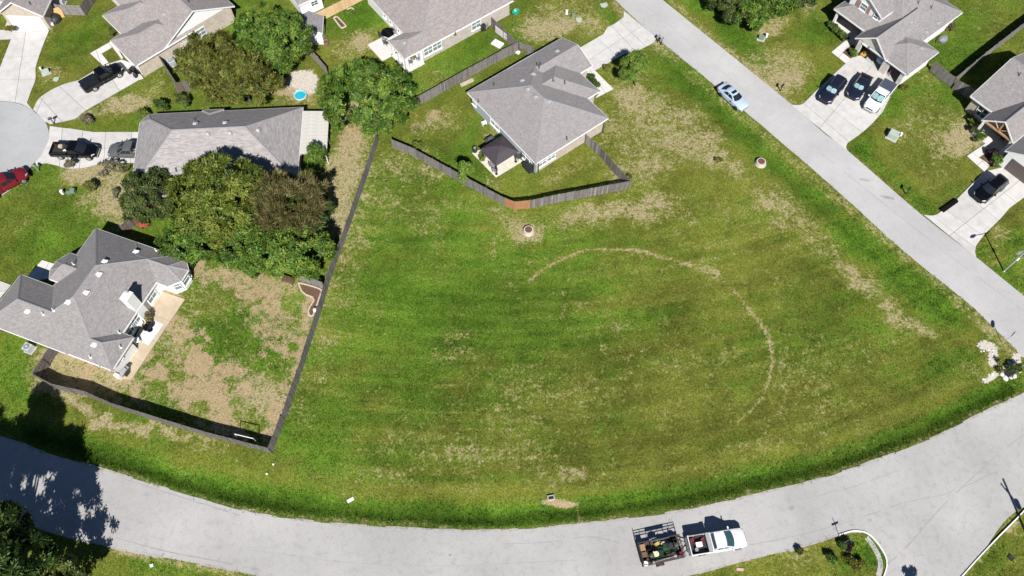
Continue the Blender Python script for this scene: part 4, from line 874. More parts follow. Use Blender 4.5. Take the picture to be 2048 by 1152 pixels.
tree('conifer_bush', 'upright green bush beside the white patio cover', (634, 320), (1.15, 1.15, 2.1), 4.4, 2.2, LG, 10, cat='bush', lobes=12, clumps=22, Lr=(.2, .36), Wr=(.08, .15))
tree('young_tree', 'small round dark green tree alone on the lawn by the side street', (1271.5, 136), (1.7, 1.7, 1.5), 4.6, 3.3, LG, 11, base_px=(1270, 171), lobes=16, clumps=34, Lr=(.16, .3), Wr=(.06, .12), trunk=.08, tonebias=.15)
tree('sapling', 'bright green sapling growing through the gazebo yard fence', (930, 345), (.75, .75, 1.3), 3.2, 2.0, LG, 12, lobes=8, clumps=18, Lr=(.22, .4), Wr=(.1, .18), trunk=.05, tonebias=.2)
gh = 'thicket of trees at the top edge across the street'
for i, (x, y, r, mm, lb) in enumerate([(1470, 4, 3.0, LD, 'leafy thicket tree nearest the street at the top edge'), (1508, 20, 2.6, LG, 'thicket tree standing furthest down the lawn at the top edge'), (1545, 0, 3.0, LG, 'thicket tree in the middle of the clump at the top edge'), (1592, -22, 3.0, LD, 'thicket tree nearest the grey roofed garage house')]):
    tree('leafy_tree', lb, (x, y), (r, r, 2.2), 5, 2.9, mm, 40+i, group=gh, lobes=16, clumps=30)
gs = 'tall trees whose shade falls over the lower road'
tree('leafy_tree', 'tall tree filling the bottom-left corner and shading the road', None, (6.2, 5.2, 4.6), 13, 8.5, LK, 60, shadow_px=(66, 985), group=gs, lobes=44, clumps=34, trunk=.3, Lr=(.35, .7), hole=.08, lobe_r=.32)
tree('leafy_tree', 'tall narrow tree at the left edge whose shade reaches the grass beyond the road', None, (2.1, 2.8, 3.6), 15, 11.5, LK, 61, shadow_px=(76, 862), group=gs, lobes=26, clumps=26, trunk=.25, hole=.1, lobe_r=.32)
tree('leafy_tree', 'tree behind the corner tree at the left edge', None, (4.4, 4.2, 4.0), 13, 9.5, LK, 62, shadow_px=(-35, 930), group=gs, lobes=26, clumps=30, trunk=.25, hole=.08, lobe_r=.32)
tree('leafy_tree', 'lower tree with lit leaves in the bottom-left corner', (78, 1180), (4.4, 3.0, 2.6), 7, 4.6, LD, 63, group=gs, lobes=18, clumps=34, trunk=.2, tonebias=.15, hole=.25)
gb = 'garden shrubs'
def shrub(label, px, R, h_, m, seed, name='shrub', cat='shrub', group=gb, M=16, lobes=6, clumps=16, Lr=(.14, .3), Wr=(.06, .13), **k):
    return tree(name, label, px, (R[0], R[1], h_*.5), h_, h_*.5, m, seed, cat, group, lobes, clumps, M, Lr, Wr, spread=.06, trunk=.04, **k)
S_ = [('yellow green shrub on the dry front lawn near the two pickups', (184, 375), (.95, .95), 1.5, LS), ('bare grey shrub below the parked grey pickup', (222, 335), (2.1, 1.2), 1.4, LF), ('small scrubby bush beside the tailgate end of the driveway', (143, 330), (.6, .6), 1.2, LF),
      ('yellowish bush at the far corner of the long hip roof', (288, 229), (.8, .6), 1.4, LY), ('dark bush between the long hip roof and the lawn', (322, 214), (1.0, .7), 1.8, LK), ('green pine-like bush below the olive brown trees', (488, 198), (1.1, 1.4), 2.6, LG), ('dark green bush beside the olive brown trees', (365, 205), (1.0, 1.0), 2.2, LD),
      ('dry scrub beside the mailbox at the turning circle', (172, 238), (.9, .6), .9, LF), ('yellow green plant by the white garage door in the top-left corner', (20, 60), (.8, .5), .9, LS), ('bushes under the front window of the white gabled house', (226, 66), (.5, .9), 1.0, LD),
      ('small yellow green plant beside the walkway of the middle house', (1214, 137), (.55, .45), .7, LS), ('bright green plant in front of the garage bay at the right edge', (1993, 322), (.95, .8), 1.2, LG), ('purple leaved shrub in the right edge planting bed', (1984, 308), (.7, .9), 1.0, LP),
      ('green bush by the porch post of the right edge house', (1951, 263), (.75, .6), 1.0, LD), ('green bush beside the walkway bend at the right edge', (1961, 276), (.8, .6), .9, LG), ('rusty orange plant against the white wall across the street', (1902, 55), (.6, .5), .9, LB), ('yellow flowering plant at the garage corner across the street', (1808, 176), (.55, .35), .5, LS),
      ('green bush in the bed beside the open garage', (1705, 107), (.55, .6), .8, LG), ('round bush at the tip of the bottom corner lawn', (1712, 1128), (1.0, .8), .6, LS), ('spiky dark plant on the bottom corner lawn', (1664, 1120), (.5, .6), .7, LG), ('low weeds around the street name sign', (1684, 1092), (.35, .4), .6, LG), ('red flowering plant behind the street name sign', (1697, 1090), (.45, .5), .6, LP),
      ('wild bush beside the drain at the right street corner', (2030, 735), (.8, .6), .8, LD), ('weeds among the white rocks at the street corner', (1998, 742), (.7, .45), .35, LO), ('dry weeds left of the corner drain', (1998, 722), (.5, .4), .35, LO), ('garden plants beside the gazebo post', (967, 314), (.45, .5), .9, LY), ('weedy patch where the fence meets the middle house', (1046, 98), (1.3, .7), .8, LO),
      ('small weed clump by the fence corner on the open lot', (1260, 355), (.5, .4), .35, LO), ('low clump of weeds on the dry lot by the street', (1437, 322), (.6, .5), .4, LO), ('clump of weeds behind the dead shrub on the dry front lawn', (232, 385), (.4, .7), .7, LF), ('leafy plants in the raised bed beside the pine fence', (697, 27), (1.0, .5), .6, LG), ('flowering weeds at the edge of the lower road', (1598, 1103), (.4, .3), .5, LD),
      ('green bush at the lower edge of the spreading bright tree', (505, 545), (1.4, .8), 1.4, LG), ('olive weeds behind the gazebo yard fence', (835, 292), (.8, .5), .8, LY), ('green bush left of the spreading bright tree', (455, 520), (1.0, .8), 1.6, LG)]
for i, (lb, px, R, hh, mm) in enumerate(S_): shrub(lb, px, R, hh, mm, 100+i)
gr = 'row of clipped bushes along the porch across the street'
for i, lb in enumerate(['clipped porch bush furthest up the row across the street', 'second clipped porch bush from the top of the row', 'clipped porch bush in the upper middle of the row', 'clipped porch bush in the lower middle of the row', 'second last clipped porch bush, towards the walkway', 'clipped porch bush beside the walkway across the street']):
    t = i/5; shrub(lb, (1660+29*t, 51+27*t), (.55, .55), .8, LD if i % 2 else LG, 160+i, group=gr)
ge = 'clipped hedge bushes beside the middle house entrance'
for i, lb in enumerate(['upper clipped hedge bush beside the middle house entrance', 'middle clipped hedge bush beside the middle house entrance', 'lower clipped hedge bush beside the middle house entrance']):
    shrub(lb, (1178+7*i, 155+8.5*i), (.6, .5), .7, LK, 170+i, group=ge)
shrub('bush below the bottom edge beside the junction street', (1838, 1178), (.8, .9), 1.7, LD, 180)
# ================================================================== vehicles (x forward, y left)
def paint(name, c, c2=None, rough=.13): return pm(name, c, c2 or tuple(v*.92 for v in c), 1.2, rough, coat=.25, spec=.4)
def bring(x, w_, zb, zt, cr):
    h = [(-w_*.82, zb), (-w_, zb+.16), (-w_, zt-.24), (-w_*.95, zt-.07), (-w_*.70, zt+cr*.55), (0, zt+cr)]
    return [(x, a, b) for a, b in h]+[(x, -a, b) for a, b in h[-2::-1]]
def gring(x0, x1, hw, z, bf, br, n=6, m=4):
    p = [(x1-bf*(2*i/n-1)**2, -hw+2*hw*i/n, z) for i in range(n+1)]
    xa, xb = x1-bf, x0+br
    p += [(xa+(xb-xa)*i/m, hw, z) for i in range(1, m)]
    p += [(x0+br*(2*i/n-1)**2, hw-2*hw*i/n, z) for i in range(n+1)]
    p += [(xb+(xa-xb)*i/m, -hw, z) for i in range(1, m)]
    return p
SPEC = {
 'sedan': dict(L=4.85, hw=.93, st=[(-2.42, .70, .45, .78, 0), (-2.32, .82, .32, .93, .01), (-1.9, .90, .22, .98, .02), (-1.2, .925, .2, .97, .02), (0, .93, .2, .95, .02), (1.0, .925, .2, .93, .04), (1.6, .91, .22, .88, .05), (2.1, .86, .28, .78, .05), (2.36, .74, .36, .66, .03), (2.43, .58, .42, .58, 0)],
    g0=(-2.0, 1.12, .82, .93, .24, .16), g1=(-1.05, .28, .60, 1.42, .12, .10), wx=(1.48, -1.42), wr=.34),
 'suv': dict(L=4.95, hw=.97, st=[(-2.47, .80, .50, .95, 0), (-2.38, .90, .34, 1.08, .01), (-1.9, .95, .26, 1.10, .01), (0, .97, .25, 1.08, .01), (1.05, .96, .25, 1.06, .04), (1.7, .94, .27, 1.02, .05), (2.2, .90, .32, .92, .05), (2.42, .80, .4, .80, .02), (2.48, .66, .46, .7, 0)],
    g0=(-2.40, 1.18, .87, 1.06, .22, .10), g1=(-2.05, .42, .70, 1.70, .12, .08), wx=(1.52, -1.46), wr=.38),
 'pickup': dict(L=5.9, hw=1.0, st=[(-.66, .97, .42, 1.14, 0), (-.6, .99, .38, 1.16, .0), (.6, 1.0, .36, 1.15, .01), (1.25, .99, .36, 1.14, .05), (2.0, .98, .38, 1.12, .06), (2.55, .95, .42, 1.06, .05), (2.85, .86, .48, .94, .03), (2.95, .74, .52, .84, 0)],
    g0=(-.60, 1.72, .90, 1.13, .22, .02), g1=(-.40, .62, .80, 1.84, .10, .02), wx=(1.95, -1.75), wr=.41)}
def vehicle(name, label, cat, kind, pm_, rear_px, front_px, zmid=.7, wheel_m=None, sunshade=None, sunroof=False, roof_m=None, rails=False, cap=None, group=None, glass_m=None, roofglass=False):
    S = SPEC[kind]; a, b = at(*rear_px, zmid), at(*front_px, zmid); c = (a+b)/2; d = b-a; rz = math.atan2(d.y, d.x); gm = glass_m or autoglass
    z0 = .065 if kind else .06; root = thing(name, label, cat, (c.x, c.y, z0), rz, group); hw = S['hw']
    mb = MB(); mb.rings([bring(*s) for s in S['st']]); body = mb.build('body', pm_, root, smooth=True)
    G0, G1 = S['g0'], S['g1']; f0, f1 = gring(*G0), gring(*G1)
    mid = [tuple(p[k]+(q[k]-p[k])*.9 for k in range(3)) for p, q in zip(f0, f1)]; ins = gring(G1[0]+.12, G1[1]-.12, G1[2]-.1, G1[3]+.045, G1[4], G1[5])
    ti = gring(G1[0]+.5, G1[1]-.4, G1[2]-.3, G1[3]+.06, G1[4]*.6, G1[5]*.6)
    mb = MB(); mb.rings([f0, mid, f1], caps=(False, False)); cab = mb.build('cabin', pm_, root, smooth=True)
    mb = MB(); mb.rings([f1, ins, ti], caps=(False, True)); mb.build('car_roof', roof_m or pm_, root, smooth=True)
    n = 6
    def side_pt(edge, u, t, off):
        def e(G):
            x0, x1, w_, z, bf, br = G
            if edge == 'f': return Vector((x1-bf*u*u, w_*u, z))
            if edge == 'r': return Vector((x0+br*u*u, -w_*u, z))
            xa, xb = x1-bf, x0+br
            return Vector((xb+(xa-xb)*u, (w_ if edge == 'l' else -w_), z))
        A, B = e(G0), e(G1); p = A+(B-A)*t
        dirv = {'f': Vector((1, 0, .8)), 'r': Vector((-1, 0, .6)), 'l': Vector((0, 1, .4)), 's': Vector((0, -1, .4))}[edge].normalized(); return p+dirv*off
    def panel(nm, edge, u0, u1, t0, t1, m, off=.012, nu=6, nt_=3, parent=root, shape=None):
        mb = MB(); k0 = 0
        if shape:
            pts = [side_pt(edge, (u0+u1)/2+(u1-u0)/2*math.copysign(abs(math.cos(q*math.pi/8))**.6, math.cos(q*math.pi/8)), (t0+t1)/2+(t1-t0)/2*math.copysign(abs(math.sin(q*math.pi/8))**.6, math.sin(q*math.pi/8)), off) for q in range(16)]; mb.poly(pts)
        else:
            mb.rings([[side_pt(edge, u0+(u1-u0)*i/nu, t0+(t1-t0)*j/nt_, off) for i in range(nu+1)] for j in range(nt_+1)], close=False, caps=(False, False))
        return mb.build(nm, m, parent, smooth=True)
    ws = panel('windshield', 'f', -.9, .9, .08, .93, gm)
    if sunshade:
        for s_ in (-1, 1): panel('sunshade', 'f', s_*.44-.43, s_*.44+.43, .20, .84, sunshade, .03, parent=ws, shape=1)
    panel('rear_window', 'r', -.84, .84, .12, .90, gm)
    for e in ('l', 's'):
        if kind == 'pickup': spl = [(.10, .50), (.54, .92)]
        elif kind == 'suv': spl = [(.06, .30), (.34, .60), (.63, .93)]
        else: spl = [(.20, .52), (.55, .90)]
        for q in spl: panel('side_window', e, q[0], q[1], .14, .88, gm)
    if sunroof:
        mb = MB(); zr = G1[3]+.062; x = (G1[0]+G1[1])/2; mb.box((x+.28, 0, zr), (.42, .8, .02)); mb.build('sunroof', gm, root)
    if rails:
        for s_ in (-1, 1):
            mb = MB(); mb.box(((G1[0]+G1[1])/2, s_*(G1[2]-.06), G1[3]+.07), (abs(G1[1]-G1[0])*.8, .05, .05)); mb.build('roof_rail', chrome, root)
    for xw in S['wx']:
        for s_ in (-1, 1):
            r = S['wr']; mb = MB(); mb.lathe((0, 0, 0), [(r*.62, -.12), (r*.94, -.12), (r, -.08), (r, .08), (r*.94, .12), (r*.62, .12)], 20, axis='y')
            wo = mb.build('wheel', tyre, root, (xw, s_*(hw-.09), r-.02), smooth=True)
            mb = MB(); mb.lathe((0, s_*.125, 0), [(r*.66, -.01), (r*.6, .012), (r*.2, .02)] if s_ > 0 else [(r*.2, -.02), (r*.6, -.012), (r*.66, .01)], 14, axis='y')
            for k in range(5): mb.box((math.cos(k*1.257)*r*.36, s_*.14, math.sin(k*1.257)*r*.36), (r*.5, .03, .06), m=0, M=Matrix.Rotation(-k*1.257, 3, 'Y'))
            mb.build('rim', wheel_m or alloy, wo)
    xf, xr = S['st'][-2][0], -S['L']/2+.06
    for s_ in (-1, 1):
        wl = S['st'][-3][1]; zl = S['st'][-3][3]-.16
        mb = MB(); mb.rings([[(xf-.32, s_*(wl+.01), zl-.06), (xf-.32, s_*(wl+.01), zl+.1), (xf-.28, s_*(wl-.1), zl+.17)], [(xf+.03, s_*(wl-.28), zl-.06), (xf+.03, s_*(wl-.28), zl+.06), (xf-.02, s_*(wl-.3), zl+.1)]][::1 if s_ < 0 else -1]); mb.build('headlight', lampm, root)
        mb = MB(); mb.box((xr+.06, s_*(hw-.16), .92 if kind != 'sedan' else .82), (.14, .22 if kind != 'pickup' else .14, .16 if kind != 'pickup' else .36)); mb.build('taillight', redl, root)
        mb = MB(); mb.box((G0[1]-.42, s_*(hw+.10), G0[3]+.10), (.14, .22, .16)); mb.build('mirror', pm_, root)
        for q in ((-.02, .92), (-1.0, -.08)) if kind != 'pickup' else ((.28, 1.15), (-.5, .22)):
            mb = MB(); mb.box(((q[0]+q[1])/2, s_*(hw-.004), S['st'][3][3]-.44), (q[1]-q[0], .03, .40)); dd_ = mb.build('door', pm_, root)
            hb = MB(); hb.box((q[0]+.14, s_*(hw+.016), S['st'][3][3]-.30), (.16, .03, .03)); hb.build('handle', chrome, dd_)
    mb = MB(); mb.box((S['L']/2-.02, 0, S['st'][-1][3]-.06), (.06, 1.0, .16)); mb.build('grille', blackp, root)
    mb = MB(); mb.box((S['L']/2-.06, 0, .40), (.14, hw*1.5, .16)); mb.build('bumper', pm_ if kind != 'pickup' else chrome, root)
    if kind == 'pickup':
        mb = MB(); mb.box((-1.77, 0, .74), (2.26, 1.74, .06)); mb.build('bed_floor', blackp, root)
        for s_ in (-1, 1):
            mb = MB(); mb.rings([[(x, s_*y, z) for y, z in ((.86, .5), (.95, .45), (1.0, .62), (1.0, 1.08), (.96, 1.2), (.88, 1.2))][::s_] for x in (-2.92, -2.86, -.70)]); mb.build('bed_side', pm_, root, smooth=True)
            mb = MB(); mb.box((-1.77, s_*.925, 1.21), (2.1, .07, .03)); mb.build('bed_rail', blackp if cap is None else pm_, root)
            mb = MB(); mb.box((-1.75, s_*.78, .9), (.9, .18, .28)); mb.build('wheel_tub', blackp, root)
        mb = MB(); mb.box((-2.90, 0, .86), (.08, 1.74, .66)); mb.build('tailgate', pm_, root)
        mb = MB(); mb.box((-.72, 0, .95), (.07, 1.74, .44)); mb.build('bed_front', pm_, root)
        mb = MB(); mb.box((-2.99, 0, .5), (.16, 1.8, .18)); mb.build('rear_bumper', chrome, root)
        if cap: mb = MB(); mb.box((-1.77, 0, 1.225), (2.2, 1.84, .05)); mb.build('bed_cover', cap, root)
    return root
black = paint('black_paint', (.004, .004, .005)); navy = paint('dark_navy_paint', (.012, .015, .03)); grey_p = paint('dark_grey_paint', (.10, .105, .11), rough=.35)
white_p = paint('white_paint', (.78, .78, .78), rough=.35); silver = paint('pale_silver_blue_paint', (.40, .49, .60), rough=.3); red_p = paint('dark_red_paint', (.16, .012, .02))
shade_m = pm('reflective_sunshade', (.22, .36, .37), (.18, .31, .32), 3, .4)
vehicle('pickup_truck', 'black pickup truck beside the quad bike on the brick walled house driveway', 'pickup truck', 'pickup', black, (166, 176), (243, 133), .75, cap=pm('tonneau_cover', (.016, .018, .022), (.011, .012, .016), 2, .3))
bp2 = vehicle('pickup_truck', 'black pickup truck with an open loaded bed beside the turning circle', 'pickup truck', 'pickup', black, (104, 300), (196, 303), .75)
gp = vehicle('pickup_truck', 'dark grey pickup truck with its bed under the roof edge and a ladder in it', 'pickup truck', 'pickup', grey_p, (309, 303), (218, 301), .75)
vehicle('pickup_truck', 'dark red pickup truck cut by the left edge at the turning circle', 'pickup truck', 'pickup', red_p, (-32, 391), (50, 344), .75)
vehicle('sedan', 'pale silver sedan with a dark sunroof parked on the side street', 'car', 'sedan', silver, (1442, 174), (1490, 217), .5, wheel_m=darkalloy, sunroof=True)
vehicle('suv', 'black suv with sunshades, furthest left of three on the driveway', 'car', 'suv', navy, (1682, 159), (1648, 200), .8, sunshade=shade_m, rails=True)
vehicle('sedan', 'dark blue sedan with sunshades parked between the black suv and the white pickup', 'car', 'sedan', navy, (1733, 154), (1704, 194), .6, sunshade=shade_m)
wp = vehicle('pickup_truck', 'white pickup truck with sunshades and a dark bed cover in front of the open garage', 'pickup truck', 'pickup', white_p, (1781, 166), (1739, 217), .9, sunshade=shade_m, cap=pm('slate_bed_cover', (.06, .075, .10), (.05, .06, .085), 2, .6))
vehicle('suv', 'black suv alone on the driveway of the right edge house', 'car', 'suv', black, (2009, 356), (1952, 399), .8, rails=True)
tow = vehicle('pickup_truck', 'white pickup truck towing the mower trailer on the lower road', 'pickup truck', 'pickup', white_p, (1381, 1092), (1486, 1075), .75, glass_m=pm('tinted_teal_glass', (.03, .07, .085), (.045, .09, .105), 1, .08))
def inroot(o, x, y, z):
    c, n = math.cos(o.rotation_euler.z), math.sin(o.rotation_euler.z); return Vector((o.location.x+x*c-y*n, o.location.y+x*n+y*c, o.location.z+z))
mb = MB(); mb.box((-.93, 0, 1.2), (.42, 1.84, .26)); mb.build('tool_chest', steel, tow)
# things carried in truck beds
def cargo(host, name, label, cat, x, y, z, mb, m, rz=0.0, group=None):
    o = mb.build(name, m, None, inroot(host, x, y, z), host.rotation_euler.z+rz); return tag(o, label, cat, group)
def can_mb(s=1.0):
    b = MB(); b.rings([[(-.17*s, -.12*s, 0), (.17*s, -.12*s, 0), (.17*s, .12*s, 0), (-.17*s, .12*s, 0)], [(-.17*s, -.12*s, .26*s), (.17*s, -.12*s, .26*s), (.17*s, .12*s, .26*s), (-.17*s, .12*s, .26*s)], [(-.12*s, -.08*s, .36*s), (.12*s, -.08*s, .36*s), (.12*s, .08*s, .36*s), (-.12*s, .08*s, .36*s)]]); b.tube((.12*s, 0, .32*s), (.22*s, 0, .44*s), .03*s, n=6); return b
fuel = pm('fuel_can_red', (.20, .025, .035), (.15, .02, .028), 3, .45)
cargo(tow, 'fuel_can', 'red fuel can at the tailgate of the towing pickup', 'fuel can', -2.55, .5, .77, can_mb(1.2), fuel)
cargo(tow, 'fuel_can', 'red fuel can near the tool chest of the towing pickup', 'fuel can', -1.45, .45, .77, can_mb(1.2), fuel, .6)
b = MB(); b.box((0, 0, .2), (.62, .42, .4)); b.box((0, 0, .42), (.66, .46, .06)); cargo(tow, 'cooler', 'white cooler box in the bed of the towing pickup', 'cooler', -1.95, -.05, .77, b, white)
b = MB(); b.lathe((0, 0, 0), [(.16, 0), (.18, .36), (.19, .38), (.02, .36)], 12); cargo(tow, 'bucket', 'pale bucket in the bed corner of the towing pickup', 'bucket', -2.3, -.5, .77, b, midgrey)
b = MB(); 
for k in range(5): b.tube((-.6+.05*k, -.3+.14*k, .05), (.5, -.35+.16*k, .12), .03, n=6)
cargo(tow, 'pipe_bundle', 'dark hoses and tools lying in the bed of the towing pickup', 'tools', -1.9, .2, .77, b, pm('maroon_hose', (.14, .04, .06), (.09, .03, .05), 4, .6))
b = MB(); b.box((0, 0, .16), (.5, .4, .3)); cargo(bp2, 'cardboard_box', 'pale box in the bed of the black pickup by the turning circle', 'box', -1.9, .45, .77, b, pm('cardboard', (.5, .42, .32), (.42, .34, .25), 3, .8))
b = MB(); 
for k in range(4): b.lathe((.15*k, .1*(k % 2), 0), [(.1, 0), (.11, .22), (.03, .3)], 8)
cargo(bp2, 'paint_tins', 'small tins behind the cab of the black pickup by the turning circle', 'tins', -1.3, -.2, .77, b, steel)
b = MB()
for s_ in (-1, 1): b.box((0, s_*.2, 0), (3.2, .05, .08))
for k in range(9): b.box((-1.5+.375*k, 0, 0), (.04, .4, .04))
cargo(gp, 'ladder', 'pale ladder lying across the bed of the dark grey pickup', 'ladder', -1.55, .1, 1.32, b, steel, .35)
b = MB(); b.rings([[(.35*math.cos(t)*r, .25*math.sin(t)*r, z) for t in np.linspace(0, 6.283, 9)[:-1]] for r, z in ((1, 0), (1.1, .2), (.6, .42))]); cargo(gp, 'sack', 'pale pink sack in the bed of the dark grey pickup', 'sack', -1.35, -.15, .77, b, pm('pink_sack', (.55, .40, .40), (.45, .3, .3), 3, .8))
# trailer
A_, B_ = at(1279, 1112, .4), at(1361, 1094, .4); tc_ = (A_+B_)/2; trz = math.atan2((B_-A_).y, (B_-A_).x)
tr_m = pm('rusty_brown_trailer_paint', (.075, .04, .035), (.045, .03, .03), 4, .6)
tr = thing('trailer', 'brown utility trailer with tall mesh sides loaded with mowing gear', 'trailer', (tc_.x, tc_.y, .02), trz)
TL, TW = 4.25, 2.15
b = MB(); b.box((0, 0, .5), (TL, TW, .1)); b.build('deck', pm('trailer_planks', (.09, .07, .055), (.05, .04, .032), 3, .9), tr)
for s_ in (-1, 1):
    b = MB()
    for z in (.56, .95, 1.25, 1.5): b.box((0, s_*TW/2, z), (TL, .05, .05))
    for k in range(8): b.box((-TL/2+TL*k/7, s_*TW/2, 1.02), (.05, .05, 1.0))
    o = b.build('side_rail', tr_m, tr)
    q = MB()
    for k in range(44): q.box((-TL/2+.05+k*TL/44, s_*TW/2, 1.1), (.022, .018, .28))
    tag(q.build('mesh_bars', tr_m, o), kind='stuff')
    b = MB(); b.lathe((0, 0, 0), [(.2, -.1), (.34, -.1), (.36, 0), (.34, .1), (.2, .1)], 16, axis='y'); wo = b.build('wheel', tyre, tr, (-.35, s_*(TW/2+.17), .36)); b = MB(); b.lathe((0, s_*.1, 0), [(.2, -.01), (.1, .01)], 10, axis='y'); b.build('rim', steel, wo)
    b = MB(); b.rings([[(-.35+.44*math.cos(t), s_*(TW/2+d_), .36+.44*math.sin(t)) for d_ in (.03, .3)] for t in np.linspace(0, math.pi, 9)], close=False, caps=(False, False)); b.build('mudguard', tr_m if s_ < 0 else steel, tr)
b = MB(); b.box((TL/2, 0, 1.0), (.05, TW, .05)); b.box((TL/2, 0, 1.5), (.05, TW, .05))
for k in range(7): b.box((TL/2, -TW/2+TW*k/6, 1.02), (.05, .05, 1.0))
b.build('front_rail', tr_m, tr)
b = MB()
for z in (.6, 1.2, 1.8): b.box((-TL/2-.04, 0, z), (.05, TW, .05))
for k in range(12): b.box((-TL/2-.04, -TW/2+TW*k/11, 1.2), (.04, .04, 1.25))
b.build('ramp_gate', tr_m, tr)
b = MB(); b.tube((TL/2, .7, .5), (TL/2+1.25, 0, .5), .05, n=6); b.tube((TL/2, -.7, .5), (TL/2+1.25, 0, .5), .05, n=6); b.tube((TL/2+1.2, 0, .5), (TL/2+1.45, 0, .52), .06, n=6); b.tube((TL/2+.9, 0, .05), (TL/2+.9, 0, .75), .04, n=6); b.build('tongue', tr_m, tr)
def mower(label, host, x, y, z, rz, body, seat, group=None):
    p = inroot(host, x, y, z) if host is not None else Vector((x, y, z)); r = thing('riding_mower', label, 'mower', p, (host.rotation_euler.z if host is not None else 0)+rz, group)
    b = MB(); b.box((.25, 0, .22), (.9, 1.15, .16)); b.build('cutting_deck', body, r)
    b = MB(); b.rings([[(-.75, -.35, .3), (-.75, .35, .3), (.75, .3, .3), (.75, -.3, .3)], [(-.75, -.35, .62), (-.75, .35, .62), (.7, .22, .5), (.7, -.22, .5)], [(-.7, -.28, .78), (-.7, .28, .78), (-.1, .25, .66), (-.1, -.25, .66)]]); b.build('body', body, r)
    b = MB(); b.lathe((-.05, 0, .62), [(.24, 0), (.28, .08), (.25, .14), (.1, .15)], 14); b.box((-.33, 0, .92), (.1, .5, .45)); b.build('seat', seat, r)
    b = MB(); b.lathe((-.6, 0, .72), [(.2, 0), (.22, .2), (.1, .26)], 10); b.build('engine', darkgrey, r)
    for xx, yy, rr in ((-.55, .5, .3), (-.55, -.5, .3), (.85, .42, .18), (.85, -.42, .18)):
        b = MB(); b.lathe((0, 0, 0), [(rr*.5, -.1), (rr*.95, -.1), (rr, 0), (rr*.95, .1), (rr*.5, .1)], 14, axis='y'); b.build('wheel', tyre, r, (xx, yy, rr))
    for s_ in (-1, 1): b = MB(); b.path([(.1, s_*.32, .6), (.3, s_*.32, 1.0), (.25, s_*.1, 1.05)], .02); b.build('lever', blackm, r)
    return r
mgreen = pm('mower_green', (.018, .055, .028), (.012, .04, .02), 3, .4); paleseat = pm('pale_yellow_seat', (.72, .68, .42), (.66, .62, .38), 3, .6)
mower('green riding mower with a pale yellow seat on the trailer', tr, -.55, -.25, .55, .1, mgreen, paleseat)
mower('dark green riding mower at the front of the trailer', tr, 1.0, .25, .55, 3.0, mgreen, blackp)
cb = pm('brown_crate_wood', (.17, .10, .06), (.12, .07, .045), 3, .8)
for i, (y, lb, w_) in enumerate(((.62, 'tan wooden crate at the upper rear corner of the trailer', .62), (-.08, 'brown crate between two others at the rear of the trailer', .5), (-.72, 'small brown crate at the lower rear corner of the trailer', .45))):
    b = MB(); b.box((0, 0, .3), (.55, w_, .6))
    for k in range(4): b.box((-.21+.14*k, 0, .61), (.12, w_, .03))
    cargo(tr, 'crate', lb, 'crate', -1.78, y, .55, b, [pm('tan_crate_wood', (.34, .22, .125), (.27, .17, .095), 3, .8), cb, darkwood][i], 0, 'crates on the trailer')
cargo(tr, 'fuel_can', 'dark red fuel can at the front corner of the trailer', 'fuel can', 1.75, -.7, .55, can_mb(1.9), pm('maroon_can', (.17, .02, .04), (.12, .015, .03), 3, .5))
cargo(tr, 'fuel_can', 'yellow fuel can between the mowers on the trailer', 'fuel can', -.2, .72, .55, can_mb(1.5), pm('yellow_can', (.42, .33, .09), (.35, .27, .07), 3, .5), .4)
b = MB(); b.box((0, 0, 0), (1.9, .12, .32)); cargo(tr, 'metal_panel', 'bright metal panel along the upper side of the trailer', 'panel', .05, .98, 1.45, b, chrome)
for i, (y0, lb) in enumerate(((-.86, 'string trimmer laid along the lower rail of the trailer'), (-.96, 'second string trimmer outside the lower rail of the trailer'))):
    b = MB(); b.tube((-1.2, 0, 0), (.9, .02, .1), .025, n=6); b.box((1.0, 0, .1), (.28, .2, .2)); b.lathe((-1.25, 0, -.05), [(.12, 0), (.1, .1)], 8); cargo(tr, 'string_trimmer', lb, 'trimmer', .1+.4*i, y0-.1, 1.5, b, [steel, darkgrey][i], .05, 'trimmers on the trailer')
b = MB(); b.rings([[(.25*math.cos(t)*r, .2*math.sin(t)*r, z) for t in np.linspace(0, 6.283, 9)[:-1]] for r, z in ((1, 0), (1.1, .25), (.5, .42))]); cargo(tr, 'sack', 'pinkish sack beside the upper rail of the trailer', 'sack', .45, .7, .55, b, pm('pink_sack', (.55, .40, .40)))
b = MB(); b.lathe((0, 0, 0), [(.22, 0), (.25, .3), (.26, .32), (.04, .3)], 12); cargo(tr, 'bucket', 'white bucket hung on the rear corner of the trailer', 'bucket', -1.95, -.98, 1.2, b, white)
b = MB(); b.box((0, 0, .18), (.7, .4, .36)); b.box((0, 0, .4), (.4, .3, .1)); cargo(tr, 'leaf_blower', 'grey backpack blower at the front of the trailer', 'blower', 1.45, -.2, .55, b, midgrey)
